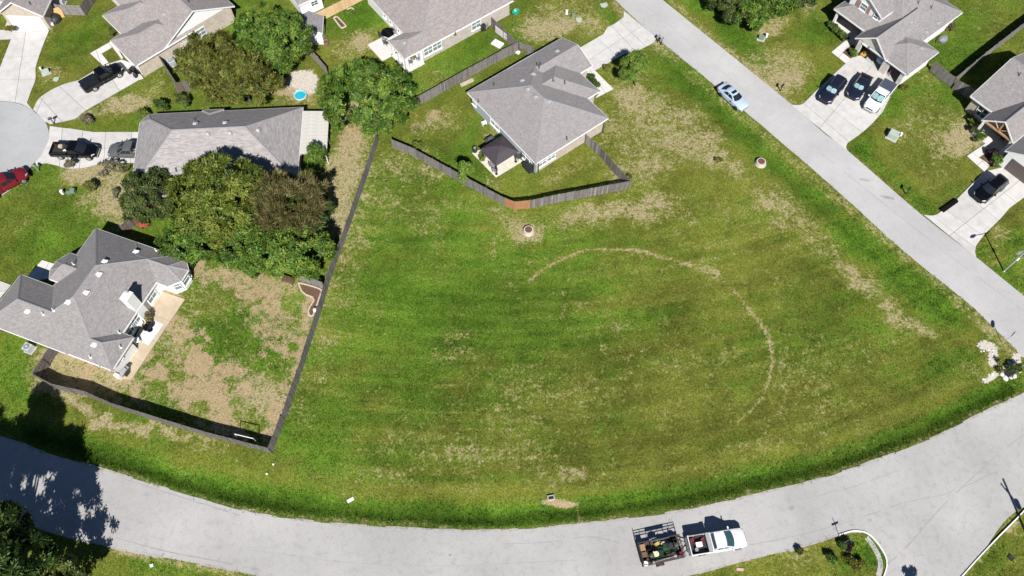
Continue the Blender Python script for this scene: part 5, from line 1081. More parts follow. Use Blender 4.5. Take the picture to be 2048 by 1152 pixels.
# quad bike
q = at(268, 143, .5); qb = thing('quad_bike', 'black quad bike parked between the black pickup and the house corner', 'quad bike', (q.x, q.y, .06), RAD(-35))
b = MB(); b.rings([[(-.7, -.28, .45), (-.7, .28, .45), (.75, .25, .45), (.75, -.25, .45)], [(-.7, -.3, .7), (-.7, .3, .7), (.7, .25, .72), (.7, -.25, .72)]]); b.build('body', black, qb)
b = MB(); b.box((-.2, 0, .8), (.75, .3, .16)); b.build('seat', blackp, qb)
b = MB(); b.path([(.4, -.36, .98), (.35, 0, .92), (.4, .36, .98)], .025); b.build('handlebar', blackm, qb)
for x, y in ((.6, .42), (.6, -.42), (-.6, .42), (-.6, -.42)):
    b = MB(); b.lathe((0, 0, 0), [(.14, -.13), (.27, -.13), (.3, 0), (.27, .13), (.14, .13)], 12, axis='y'); b.build('wheel', tyre, qb, (x, y, .29))
    b = MB(); b.box((x, y*.95, .64), (.5, .3, .05)); b.build('mudguard', darkgrey, qb)
b = MB()
for k in range(4): b.box((-.75, -.3+.2*k, .76), (.4, .02, .02))
b.build('rack', steel, qb)
# ================================================================== paved yards and beds
tilecuts = lambda a, b, n: [((a[0][0]+(b[0][0]-a[0][0])*t, a[0][1]+(b[0][1]-a[0][1])*t), (a[1][0]+(b[1][0]-a[1][0])*t, a[1][1]+(b[1][1]-a[1][1])*t)) for t in [(i+1)/(n+1) for i in range(n)]]
paving('patio', [(311, 579), (370, 598), (262, 760), (244, 757), (239, 752)], tilecuts(((304, 577), (372, 604)), ((230, 745), (272, 775)), 3), patioc, .05, .025)
paving('patio', [(944, 306), (992, 355), (1046, 322), (992, 286)], [((968, 296), (1020, 340)), ((966, 330), (1020, 302))], pm('bright_patio', (.62, .58, .50), (.54, .50, .42), 1.4, .85), .06, .03)
paving('walkway', [(84, 520), (113, 529), (104, 556), (70, 561), (52, 556)], [((98, 524), (80, 562))], walkc, .05)
paving('driveway', [(-30, 552), (0, 562), (22, 570), (0, 596), (-30, 625)], [((-40, 590), (30, 578))], conc, .05)
def bed(label, px, border=True, m=mulch, z=.05):
    P = flat([(p.x, p.y) for p in spline(px+[px[0]], 5)][:-1], 0); c = sum(P, Vector())/len(P); r = thing('planting_bed', label, 'planting bed', (c.x, c.y, 0))
    b = MB(); b.prism([(p.x-c.x, p.y-c.y) for p in P], -.1, z); b.build('mulch', m, r)
    if border:
        d = 0
        for a, e in zip(P, P[1:]+P[:1]):
            L_ = (e-a).length; n = max(1, round(L_/.42))
            for k in range(n):
                t = (k+.5)/n; q = a+(e-a)*t-c; s = MB(); s.rings([[(-L_/n*.46, -.1, -.05), (L_/n*.46, -.1, -.05), (L_/n*.46, .1, -.05), (-L_/n*.46, .1, -.05)], [(-L_/n*.46, -.1, .11), (L_/n*.46, -.1, .11), (L_/n*.46, .1, .11), (-L_/n*.46, .1, .11)], [(-L_/n*.36, -.06, .15), (L_/n*.36, -.06, .15), (L_/n*.36, .06, .15), (-L_/n*.36, .06, .15)]])
                s.build('edging_stone', edging, r, (q.x, q.y, random.uniform(-.015, .015)), math.atan2((e-a).y, (e-a).x)+random.uniform(-.1, .1))
    return r
bed('stone edged brown planting bed in the yard corner by the field fence', [(597, 566), (600, 575), (604, 583), (613, 590), (626, 595), (628, 602), (621, 612), (617, 622), (618, 630), (625, 633), (632, 616), (641, 590), (644, 581), (622, 572)])
bed('long stone edged garden bed on the green lawn near the pine fence', [(667, 36), (674, 34), (684, 44), (692, 53), (684, 57), (676, 48)], m=pm('dark_compost', (.10, .075, .05), (.06, .045, .03), 6, .95))
bed('small stone edged garden bed nearest the pine fence', [(689, 23), (703, 16), (708, 20), (704, 26), (694, 28)], m=pm('dark_compost', (.1, .07, .05)))
bed('mulched planting bed beside the walkway of the right edge house', [(1959, 314), (1986, 297), (2010, 318), (1999, 334), (1982, 330)], False)
bed('planting bed between the walkway and the open garage', [(1686, 104), (1697, 94), (1710, 100), (1713, 104), (1703, 116)], False)
bed('mulched strip along the porch across the street', [(1652, 50), (1662, 43), (1700, 74), (1694, 84)], False)
# ================================================================== street furniture
def mailbox(label, px, ang, m=blackm, post=blackm, hgt=1.08, group='mailboxes along the streets'):
    b0 = at(*px); r = thing('mailbox', label, 'mailbox', (b0.x, b0.y, 0), RAD(ang), group)
    b = MB(); b.box((0, 0, hgt/2), (.11, .11, hgt)); b.box((.05, 0, hgt-.06), (.5, .09, .07)); b.build('post', post, r)
    b = MB(); b.rings([[(x, .12*math.cos(t), hgt+.12+.13*math.sin(t) if t <= math.pi else hgt) for t in [0, .52, 1.05, 1.57, 2.09, 2.62, 3.1416]]+[(x, -.12, hgt), (x, .12, hgt)] for x in (-.22, .3)]); b.build('box', m, r)
    b = MB(); b.box((.1, -.135, hgt+.2), (.03, .015, .2)); b.build('flag', fuel, r)
mailbox('black mailbox at the edge of the turning circle above the driveway apron', (109, 248), 215)
mailbox('mailbox on a leaning post beside the red pickup', (78, 343), 150, m=midgrey, post=steel)
mailbox('black mailbox on the dry verge near the silver sedan', (1560.5, 182.5), 232)
mailbox('black mailbox on the verge across from the field, near the large green cabinet', (1811, 388), 232)
mailbox('grey mailbox of the pair at the driveway corner, nearer the street', (1315, 85), 52, m=midgrey, group='pair of mailboxes')
mailbox('grey mailbox of the pair at the driveway corner, nearer the grass', (1322, 90), 52, m=midgrey, group='pair of mailboxes')
def text_mesh(txt, size, depth=.004):
    cu = bpy.data.curves.new('lettering', 'FONT'); cu.body = txt; cu.size = size; cu.align_x = 'CENTER'; cu.align_y = 'CENTER'; cu.extrude = depth
    o = bpy.data.objects.new('lettering', cu); COL.objects.link(o); dg = bpy.context.evaluated_depsgraph_get(); me = bpy.data.meshes.new_from_object(o.evaluated_get(dg)); bpy.data.objects.remove(o); me.materials.clear(); me.materials.append(white); return me
s0 = at(2004, 686); st = thing('stop_sign', 'stop sign on a thin post at the end of the side street', 'sign', (s0.x, s0.y, 0), RAD(140))
b = MB(); b.box((0, 0, 1.4), (.05, .05, 2.8)); b.build('post', steel, st)
def octo(r, x0, x1, m): 
    b = MB(); b.rings([[(x, r*math.cos(math.pi/8+k*math.pi/4), 2.42+r*math.sin(math.pi/8+k*math.pi/4)) for k in range(8)] for x in (x0, x1)]); return b
octo(.40, .03, .045, 0).build('plate', white, st); fc = octo(.37, .046, .05, 0).build('face', pm('sign_red', (.5, .02, .03), (.44, .015, .025), 2, .4), st)
tm = text_mesh('STOP', .27); o = linkobj('lettering', tm, fc, (.056, 0, 2.42)); o.rotation_euler = (math.pi/2, 0, math.pi/2)
s0 = at(1683, 1088); st = thing('street_name_sign', 'crossed street name sign at the tip of the bottom corner lawn', 'sign', (s0.x, s0.y, 0), RAD(20))
b = MB(); b.box((0, 0, 1.0), (.05, .05, 2.0)); b.build('post', steel, st)
gsign = pm('sign_green', (.02, .16, .07), (.015, .13, .06), 2, .4)
b = MB(); b.box((0, 0, 2.05), (.75, .02, .2)); b.build('blade', gsign, st); b = MB(); b.box((0, 0, 2.27), (.02, .75, .2)); b.build('blade', gsign, st)
s0 = at(2008, 542); lp = thing('street_light', 'pale grey street light pole at the right edge beside the driveway', 'street light', (s0.x, s0.y, 0), 0)
b = MB(); b.lathe((0, 0, 0), [(.14, -.05), (.14, .05), (.095, .1), (.09, 3.0), (.065, 5.4)], 12); b.build('pole', steel, lp)
b = MB(); b.box((.02, 0, 2.9), (.26, .26, .42)); b.build('control_box', white, lp)
b = MB(); b.tube((0, 0, 5.3), (-1.35, -.75, 5.75), .035, n=8); b.build('arm', steel, lp)
b = MB(); b.rings([[(-1.2, -.78, 5.72), (-1.2, -.58, 5.72), (-1.2, -.58, 5.8), (-1.2, -.78, 5.8)], [(-1.6, -1.06, 5.7), (-1.72, -.74, 5.7), (-1.72, -.74, 5.84), (-1.6, -1.06, 5.84)], [(-1.95, -1.12, 5.74), (-2.02, -1.0, 5.74), (-2.02, -1.0, 5.8), (-1.95, -1.12, 5.8)]]); b.build('lamp_head', midgrey, lp)
b = MB(); b.box((.1, .35, 4.9), (1.1, .03, .22), RAD(40)); b.build('name_blade', gsign, lp)
# utility pole just outside the right edge; its shadow crosses the junction street
tp = at(2004, 958); tp = tp-Vector((-sv.x, -sv.y, 0))*(10.5/sv.z); up_ = thing('utility_pole', 'timber utility pole beyond the right edge whose shadow crosses the junction street', 'utility pole', (tp.x, tp.y, 0), 0)
b = MB(); b.tube((0, 0, -.2), (.1, 0, 10.5), .17, .11, 12); b.build('pole', darkwood, up_)
b = MB(); b.box((.1, -.12, 9.0), (2.6, .1, .13), RAD(-62)); b.build('cross_arm', darkwood, up_)
b = MB()
for k in (-1.1, -.4, .4, 1.1): b.lathe((.1+k*math.cos(RAD(-62)), -.12+k*math.sin(RAD(-62)), 9.06), [(.05, 0), (.07, .1), (.03, .2)], 8)
b.build('insulators', midgrey, up_)
b = MB(); b.lathe((.45, .1, 7.4), [(.24, 0), (.26, .1), (.26, .75), (.1, .82)], 12); b.build('transformer', steel, up_)
def cabinet(label, px, d, m, lid=None, rz=0, name='utility_box', pad=True, group='utility boxes on the lawns'):
    p = at(*px); r = thing(name, label, 'utility box', (p.x, p.y, 0), RAD(rz), group)
    if pad: b = MB(); b.box((0, 0, -.02), (d[0]+.35, d[1]+.35, .16)); b.build('pad', conc2, r)
    b = MB(); b.rings([[(-d[0]/2, -d[1]/2, .06), (d[0]/2, -d[1]/2, .06), (d[0]/2, d[1]/2, .06), (-d[0]/2, d[1]/2, .06)], [(-d[0]/2, -d[1]/2, d[2]), (d[0]/2, -d[1]/2, d[2]), (d[0]/2, d[1]/2, d[2]*.92), (-d[0]/2, d[1]/2, d[2]*.92)]]); b.build('cabinet', m, r)
    b = MB(); b.box((0, 0, d[2]*.96+.02), (d[0]+.05, d[1]+.05, .04)); b.build('lid', lid or m, r)
    b = MB(); b.box((0, -d[1]/2-.02, d[2]*.5), (d[0]*.5, .03, .18)); b.build('label_plate', lid or m, r)
cabinet('large pale green utility cabinet on the lawn across the street', (1784, 274), (1.15, 1.0, .85), mint, rz=-35)
cabinet('small white pedestal beside the large pale green cabinet', (1800, 272), (.22, .22, .6), white, pad=False)
cabinet('grey green utility box on the lawn near the top thicket', (1522, 78), (.75, .5, .5), greenbox, rz=-20)
cabinet('white pedestal next to the grey green box near the top thicket', (1532, 75), (.25, .25, .7), white, pad=False)
cabinet('white pedestal left of a green one on the dry front lawn', (127, 388), (.3, .3, .7), white, pad=False)
cabinet('green utility box right of a white pedestal on the dry front lawn', (148, 385), (.55, .45, .6), greenbox, pad=False)
cabinet('flat green cover between the two pedestals on the dry front lawn', (138, 386), (.6, .35, .1), greenbox, pad=False)
cabinet('grey green utility box on the lawn in the top-left by the wide driveway', (93, 146), (.9, .55, .5), mint, rz=30)
cabinet('small white pedestal on the lawn in the top-left by the wide driveway', (84, 141), (.2, .2, .6), white, pad=False)
cabinet('flat green cover on the lawn beside the black pickup driveway', (113, 159), (.7, .6, .1), mint, pad=False)
cabinet('flat green utility cover on the verge beside the top driveway', (1208, 11), (1.0, .7, .1), mint, rz=20, pad=False)
cabinet('white pedestal on the dry lot left of the top driveway', (1133, 29), (.3, .25, .75), white, pad=False)
cabinet('green utility box on the dry lot left of the top driveway', (1146, 34), (.4, .35, .5), greenbox, pad=False)
cabinet('flat green cover on the dry lot left of the top driveway', (1158, 40), (.8, .6, .1), mint, pad=False)
def riser(label, px, group='concrete sewer risers on the field'):
    p = at(*px); r = thing('manhole_riser', label, 'manhole', (p.x, p.y, 0), 0, group)
    b = MB(); b.lathe((0, 0, 0), [(.78, -.1), (.75, .05), (.62, .42), (.60, .45), (.3, .45)], 22); b.build('ring', pm('pale_riser_concrete', (.50, .455, .39), (.38, .34, .28), 3, .85), r, smooth=False)
    b = MB(); b.lathe((0, 0, .45), [(.44, 0), (.44, .04), (.4, .055), (.05, .055)], 20); b.build('cover', pm('rusty_iron', (.20, .085, .05), (.12, .05, .035), 5, .7, metal=.2), r)
riser('concrete riser with a rusty cover in a bare ring below the orange fence panels', (1057, 463)); riser('concrete riser with a rusty cover on the verge beside the side street', (1521, 327))
def acunit(label, px, rz, s=.85):
    p = at(*px); r = thing('air_conditioner', label, 'air conditioner', (p.x, p.y, 0), RAD(rz), 'air conditioners beside the houses')
    b = MB(); b.box((0, 0, 0), (s+.25, s+.25, .12)); b.build('pad', conc2, r)
    b = MB(); b.box((0, 0, .46), (s, s, .8)); b.build('housing', ac_m, r)
    b = MB()
    for k in range(7): b.box((0, -s/2-.01, .14+.1*k), (s*.9, .02, .03)); b.box((-s/2-.01, 0, .14+.1*k), (.02, s*.9, .03))
    b.build('louvres', midgrey, r)
    b = MB(); b.lathe((0, 0, .86), [(s*.42, 0), (s*.42, .03), (s*.3, .05), (.06, .06)], 18); b.build('fan_guard', fanm, r)
    b = MB(); b.lathe((0, 0, .93), [(.12, 0), (.12, .02)], 10); b.build('fan_hub', ac_m, r)
acunit('grey air conditioner against the tan wall of the chimney house', (61, 699), -20); acunit('air conditioner beside the brick wall near the black fence shadow', (345, 129), 44); acunit('air conditioner at the top edge beside the corner house', (125, 7), -4)
# drains
p = at(1102, 996); r = thing('drain_inlet', 'small dark drain inlet in the ditch of the lower road', 'drain', (p.x, p.y, -.3), RAD(10)); b = MB()
for x, y, sx, sy in ((0, .35, 1.2, .14), (0, -.35, 1.2, .14), (.53, 0, .14, .6), (-.53, 0, .14, .6)): b.box((x*.6, y*.6, .24), (sx*.62, sy*.62, .5))
b.build('frame', conc2, r); b = MB(); b.box((0, 0, .42), (.62, .36, .04)); b.build('grating', blackm, r)
p = at(2022, 740); r = thing('drain_mouth', 'black open drain mouth among weeds at the right street corner', 'drain', (p.x, p.y, -.1), RAD(38)); b = MB(); b.prism([(1.25*math.cos(t)*f, .6*math.sin(t)*f) for t, f in zip(np.linspace(0, 6.283, 13)[:-1], (1, .9, 1.1, .8, 1, 1.15, .95, 1, .8, 1.1, .9, 1))], -.1, .14); b.build('opening', blackm, r)
for k in range(11):
    t = k*.571+random.uniform(-.2, .2); s_ = random.uniform(.2, .45); b = MB(); b.rings([[(s_*f*math.cos(q)*random.uniform(.8, 1.2), s_*.7*f*math.sin(q)*random.uniform(.8, 1.2), z*s_) for q in np.linspace(0, 6.283, 8)[:-1]] for f, z in ((.9, -.2), (1, .2), (.5, .45))]); b.build('rim_stone', rockm, r, (1.35*math.cos(t), .72*math.sin(t), .05), random.uniform(0, 6))
p = at(1896, 412); r = thing('ditch_shade_pipe', 'black pipe added as the ditch shade at the culvert by the right driveway edge', 'culvert', (p.x, p.y, -.12), RAD(30)); b = MB()  # pipe shape added in place of the shaded ditch drop
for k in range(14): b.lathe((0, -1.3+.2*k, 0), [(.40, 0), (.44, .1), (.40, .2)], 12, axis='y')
q = b.build('pipe', pm('ditch_shade_black', (.004, .004, .004), (.007, .007, .007), 4, .95, spec=.1), r); q.rotation_euler = (0, 0, RAD(-85))  # ditch shade painted as a near-black matte colour
p = at(2022, 1115); r = thing('meter_cover', 'small dark meter cover on the grass in the bottom-right corner', 'cover', (p.x, p.y, 0), RAD(40)); b = MB(); b.box((0, 0, 0), (.55, .55, .12)); b.build('cover', blackm, r); b = MB(); b.box((.1, 0, .065), (.3, .1, .02)); b.build('lid_handle', darkgrey, r)
# limestone rocks at the street corner
rr = np.random.default_rng(5)
for i in range(9):
    t = rr.random(); px = 1962+rr.random()*30 if i < 5 else (1963+rr.random()*28); py = 686+rr.random()*18+(px-1962)*.2 if i < 5 else 752+rr.random()*10-(px-1963)*.5
    p = at(px, py); s = rr.uniform(.12, .24); b = MB(); n = 7
    b.rings([[(s*f*math.cos(k*6.283/n)*rr.uniform(.8, 1.15), s*.75*f*math.sin(k*6.283/n)*rr.uniform(.8, 1.15), z*s) for k in range(n)] for f, z in ((.9, -.15), (1, .05), (.6, .16))])
    tag(b.build('limestone_rock', rockm, None, (p.x, p.y, -.02), rr.uniform(0, 6)), 'white limestone rock in the heap beside the street corner' if i < 5 else 'white limestone rock in the lower heap near the corner drain', 'rock', 'white rocks at the street corner' if i < 5 else 'white rocks near the corner drain')
for lb, px, d, rz, m in (('white board lying on the grass by the lower road', (701, 1000), (.72, .36, .05), 30, white), ('pink board lying on the corner lawn at the bottom edge', (1480, 1139), (.7, .28, .05), -5, pm('pink_board', (.62, .38, .34), (.5, .3, .26), 3, .7)), ('small white marker nearest the fence corner on the grass', (547, 929), (.18, .18, .12), 0, white), ('small white marker lower on the grass below the fence corner', (534, 948), (.18, .18, .12), 0, white),
                         ('white stone on the bottom-left verge', (304, 1131), (.35, .3, .16), 20, rockm), ('white plastic bottle on the corner lawn beside the round bush', (1704, 1117), (.4, .45, .1), 40, white), ('pile of weathered boards in the side yard of the middle house', (934, 166), (2.1, .5, .22), 31, pm('bleached_boards', (.50, .43, .34), (.4, .34, .27), 3, .85)), ('white board leaning in the side yard near the fence end', (1034, 105), (.9, .45, .3), -30, white)):
    p = at(*px); tag_b = MB(); tag_b.box((0, 0, d[2]/2), d); 
    if 'pile' in lb:
        tag_b = MB()
        for k in range(5): tag_b.box((random.uniform(-.1, .1), -.2+.1*k, .05), (2.0, .085, .08)); tag_b.box((random.uniform(-.1, .1), -.16+.1*k, .14), (1.9, .085, .06))
    else:
        tag_b.box((0, 0, d[2]+.006), (d[0]*.86, d[1]*.8, .012))
    tag(tag_b.build(lb.split(' ')[-1] if False else {'boar': 'board', 'mark': 'marker', 'ston': 'stone', 'plas': 'bottle'}.get([w_ for w_ in lb.split() if w_ in ('board', 'boards', 'marker', 'stone', 'bottle')][0][:4], 'plank_pile' if 'pile' in lb else [w_ for w_ in lb.split() if w_ in ('board', 'marker', 'stone', 'bottle')][0]), m, None, (p.x, p.y, -.02), RAD(rz)), lb, [w_ for w_ in lb.split() if w_ in ('board', 'boards', 'marker', 'stone', 'bottle')][0])
# ================================================================== yard things
P_ = at(992, 355); ga = thing('gazebo', 'gazebo with a dark rust streaked metal roof on the bright patio', 'gazebo', (P_.x, P_.y, .06), RAD(38))
gm_ = pm('rusty_dark_metal', (.065, .072, .09), (.095, .06, .06), 1.9, .45, metal=.3); x0, x1, y0, y1 = .35, 3.5, .35, 3.15
for x in (x0, x1):
    for y in (y0, y1): b = MB(); b.box((x, y, 1.12), (.13, .13, 2.24)); b.box((x, y, .06), (.28, .28, .12)); b.build('post', blackm, ga)
def pan(xa, xb, ya, yb, za, zb, f, nm):
    cx, cy = (xa+xb)/2, (ya+yb)/2; base = [(xa, ya), (xb, ya), (xb, yb), (xa, yb)]; top = [(cx+(x-cx)*f, cy+(y-cy)*f) for x, y in base]
    for k in range(4):
        a, c_ = base[k], base[(k+1) % 4]; d, e = top[k], top[(k+1) % 4]; n = 6 if nm == 'roof_panel' else 3
        for j in range(n):
            L_ = lambda p, q, t: (p[0]+(q[0]-p[0])*t, p[1]+(q[1]-p[1])*t); t0, t1 = j/n, (j+1)/n
            b = MB(); p0, p1, p2, p3 = L_(a, c_, t0), L_(a, c_, t1), L_(d, e, t1), L_(d, e, t0); b.poly([(*p0, za), (*p1, za), (*p2, zb), (*p3, zb)])
            b.poly([(*p0, za-.03), (*p3, zb-.03), (*p2, zb-.03), (*p1, za-.03)]); b.tube((*p0, za+.02), (*p3, zb+.02), .022, n=5); b.build(nm, gm_, ga)
pan(x0-.3, x1+.3, y0-.3, y1+.3, 2.22, 2.85, .42, 'roof_panel'); pan(x0+.75, x1-.75, y0+.65, y1-.65, 2.9, 3.15, .05, 'top_roof_panel')
b = MB(); b.box(((x0+x1)/2, y0, 2.2), (x1-x0, .08, .1)); b.box(((x0+x1)/2, y1, 2.2), (x1-x0, .08, .1)); b.box((x0, (y0+y1)/2, 2.2), (.08, y1-y0, .1)); b.box((x1, (y0+y1)/2, 2.2), (.08, y1-y0, .1)); b.build('beam', blackm, ga)
def chair(label, px, rz, m, group=None, z=.06):
    p = at(px[0], px[1], z); r = thing('patio_chair', label, 'chair', (p.x, p.y, z), RAD(rz), group)
    b = MB(); b.box((0, 0, .42), (.55, .55, .08)); b.build('seat', m, r); b = MB(); b.box((-.27, 0, .72), (.07, .55, .6)); b.build('backrest', m, r)
    for s_ in (-1, 1):
        b = MB(); b.box((0, s_*.28, .6), (.5, .05, .05)); b.build('armrest', m, r)
        for x in (-.24, .24): b = MB(); b.box((x, s_*.26, .29), (.05, .05, .6)); b.build('leg', m, r)
def table(label, px, rad, m, z=.06, hgt=.72, cover=False):
    p = at(px[0], px[1], z); r = thing('patio_table', label, 'table', (p.x, p.y, z), 0)
    b = MB(); b.lathe((0, 0, hgt), [(rad*.96, -.03), (rad, 0), (rad*.96, .03), (.05, .035)], 20); b.build('tabletop', m, r)
    b = MB(); b.tube((0, 0, 0), (0, 0, hgt), .05, n=8); b.lathe((0, 0, 0), [(.35, 0), (.33, .05), (.06, .08)], 12); b.build('pedestal', m, r)
def grill(label, px, rz, z=.06, m=darkgrey, w_=1.2):
    p = at(px[0], px[1], z); r = thing('barbecue_grill', label, 'grill', (p.x, p.y, z), RAD(rz))
    b = MB(); b.box((0, 0, .42), (w_*.55, .5, .75)); b.build('cabinet', blackm, r); b = MB(); b.box((-w_*.42, 0, .86), (w_*.3, .48, .05)); b.box((w_*.42, 0, .86), (w_*.3, .48, .05)); b.build('side_shelf', steel if m != darkgrey else m, r)
    b = MB(); b.rings([[(x, .27*math.cos(t), .86+.3*math.sin(t)) for t in np.linspace(0, math.pi, 8)] for x in (-w_*.28, w_*.28)]); b.build('lid', m, r); b = MB(); b.box((0, -.3, 1.0), (w_*.4, .03, .03)); b.build('handle', chrome, r)
grill('dark covered grill behind the gazebo', (979, 286), 38); grill('silver grill on the tan patio at the house corner', (254, 748), 65, .05, steel, 1.1)
p = at(950, 303, .06); r = thing('smoker_drum', 'small round black drum at the left corner of the bright patio', 'drum', (p.x, p.y, .06)); b = MB(); b.lathe((0, 0, 0), [(.28, 0), (.32, .15), (.32, .7), (.24, .8)], 16); b.build('drum', blackm, r); b = MB(); b.lathe((0, 0, .8), [(.2, 0), (.19, .04), (.03, .05)], 14); b.build('drum_lid', midgrey, r)
chair('dark wicker chair by the house wall beside the gazebo', (1038, 318), 200, darkgrey); chair('dark chair at the left post of the gazebo patio', (984, 334), 40, midgrey); chair('low chair at the front corner post of the gazebo', (990, 344), 60, midgrey)
p = at(1056, 338); r = thing('storage_box', 'black deck box against the wall under the wide windows', 'box', (p.x, p.y, 0), RAD(128)); b = MB(); b.box((0, 0, .35), (1.5, .75, .7)); b.build('bin', blackp, r); b = MB(); b.box((0, 0, .73), (1.56, .8, .08)); b.build('lid', blackm, r)
p = at(968, 249); r = thing('hose_reel', 'white hose reel by the blue-grey wall', 'hose reel', (p.x, p.y, 0), RAD(120)); b = MB(); b.box((0, .28, .3), (.5, .06, .6)); b.box((0, -.28, .3), (.5, .06, .6)); b.build('stand', white, r); b = MB(); b.lathe((0, 0, .38), [(.22, -.24), (.26, -.18), (.26, .18), (.22, .24)], 14, axis='y'); b.build('reel', white, r)
# porch of the top middle house
table('round black patio table on the open porch of the top middle house', (777, 72), .95, black, .1); chair('dark grey covered lounge chair next to the white wall', (790, 69), 120, midgrey, None, .1)
for i, (px, rz, lb) in enumerate([((762, 74), 20, 'black chair on the left side of the round black table'), ((770, 83), 70, 'grey chair in front of the round black table'), ((773, 90), 60, 'dark grey chair nearest the porch roof corner'), ((788, 62), 200, 'black chair behind the round black table')]): chair(lb, px, rz, [blackp, midgrey, darkgrey, blackp][i], 'chairs around the black porch table', .1)
chair('purple grey chair under the corner porch roof', (822, 128), 100, pm('purple_grey_fabric', (.13, .12, .17), (.1, .09, .13), 4, .8), None, .1); chair('blue grey sofa chair inside the corner porch', (838, 121), 140, pm('blue_grey_fabric', (.17, .19, .27), (.13, .15, .22), 4, .8), None, .1)
p = at(827, 121, .1); r = thing('potted_plant', 'yellow green potted plant inside the corner porch', 'plant', (p.x, p.y, .1)); b = MB(); b.lathe((0, 0, 0), [(.2, 0), (.27, .4), (.2, .38)], 12); b.build('pot', white, r)
g_ = np.random.default_rng(3); u_ = unit(g_, 40); foliage('leaves', u_*.3+np.array([0, 0, .75]), u_, 8, (.15, .3), (.06, .12), .05, LS, r)
# bins and boards in the narrow yard
for px, lb, m in (((971, 57), 'grey wheeled bin against the brick side wall', midgrey), ((966, 61), 'black wheeled bin left of the grey bin', blackp)):
    p = at(*px); r = thing('wheeled_bin', lb, 'bin', (p.x, p.y, 0), RAD(37), 'bins by the brick side wall'); b = MB(); b.rings([[(-.25, -.25, .08), (.25, -.25, .08), (.25, .25, .08), (-.25, .25, .08)], [(-.32, -.34, 1.0), (.32, -.34, 1.0), (.32, .34, 1.0), (-.32, .34, 1.0)]]); b.build('bin_body', m, r); b = MB(); b.box((0, 0, 1.03), (.68, .74, .06)); b.build('lid', m, r)
    for s_ in (-1, 1): b = MB(); b.lathe((.26, s_*.28, .13), [(.05, -.04), (.13, -.04), (.13, .04), (.05, .04)], 10, axis='y'); b.build('wheel', tyre, r)
p = at(995, 88); r = thing('plastic_play_table', 'white plastic lid lying on the grass beside the lattice fence', 'lid', (p.x, p.y, 0), RAD(-35)); b = MB(); b.rings([[(-.8, -.55, 0), (.8, -.55, 0), (.8, .55, 0), (-.8, .55, 0)], [(-.75, -.5, .2), (.75, -.5, .2), (.75, .5, .2), (-.75, .5, .2)], [(-.5, -.3, .26), (.5, -.3, .26), (.5, .3, .26), (-.5, .3, .26)]]); b.build('shell', white, r)
p = at(1001, 75); b = MB(); b.box((0, 0, .75), (2.4, .06, 1.2)); b.box((0, -.035, .75), (2.2, .01, 1.0)); tag(b.build('foam_panel', pm('pink_white_foam', (.62, .55, .56), (.55, .48, .49), 2, .8), None, (p.x+.1, p.y+.05, 0), RAD(-46)), 'pinkish white panel leaning on the lattice fence', 'panel')
p = at(1032, 31); r = thing('plastic_tub', 'round green tub standing on edge at the brick house corner', 'tub', (p.x, p.y, 0), RAD(20)); teal = pm('teal_plastic', (.02, .30, .20), (.015, .24, .16), 3, .4)
b = MB(); b.lathe((0, 0, .62), [(.35, -.2), (.5, -.05), (.62, .1), (.56, .1), (.45, -.02), (.05, -.12)], 18, axis='y'); b.build('shell', teal, r); b = MB(); b.tube((-.3, .1, .05), (.3, .1, .05), .05, n=6); b.build('foot', teal, r)
# sandy yard with the pool
p = at(601, 192); r = thing('paddling_pool', 'round turquoise paddling pool on the pale sandy ground', 'pool', (p.x, p.y, 0)); b = MB(); b.lathe((0, 0, 0), [(.78, -.05), (.88, .1), (.86, .24), (.76, .24), (.74, .12)], 24); b.build('rim', pm('pale_blue_plastic', (.45, .62, .66), (.36, .55, .6), 3, .4), r); b = MB(); b.lathe((0, 0, .1), [(.75, 0), (.74, .05), (.02, .055)], 24); b.build('water', pm('pool_blue', (.03, .42, .52), (.02, .34, .46), 4, .1), r)
p = at(653, 88); r = thing('plant_pot', 'reddish pot beside the white garden shed', 'pot', (p.x, p.y, 0)); b = MB(); b.lathe((0, 0, 0), [(.3, 0), (.42, .5), (.36, .5), (.33, .42), (.03, .42)], 14); b.build('pot', pm('terracotta', (.32, .13, .12), (.25, .1, .09), 3, .8), r); b = MB(); b.lathe((0, 0, .43), [(.33, 0), (.02, .03)], 12); b.build('soil', mulch, r)
p = at(512, 183); r = thing('brush_pile', 'heap of cut brown branches beside the olive brown trees', 'brush', (p.x, p.y, 0)); b = MB(); g_ = np.random.default_rng(9)
for k in range(40): a = g_.uniform(0, 6.28); l = g_.uniform(.4, 1.3); b.tube((g_.normal(0, .4), g_.normal(0, .3), g_.uniform(0, .3)), (g_.normal(0, .4)+l*math.cos(a), g_.normal(0, .3)+l*math.sin(a), g_.uniform(.1, .7)), .03, .012, 5)
b.build('branches', trunkm, r); b = MB(); b.lathe((0, 0, -.05), [(.7, 0), (.4, .2), (.05, .25)], 10); b.build('leaf_litter', mulch, r)
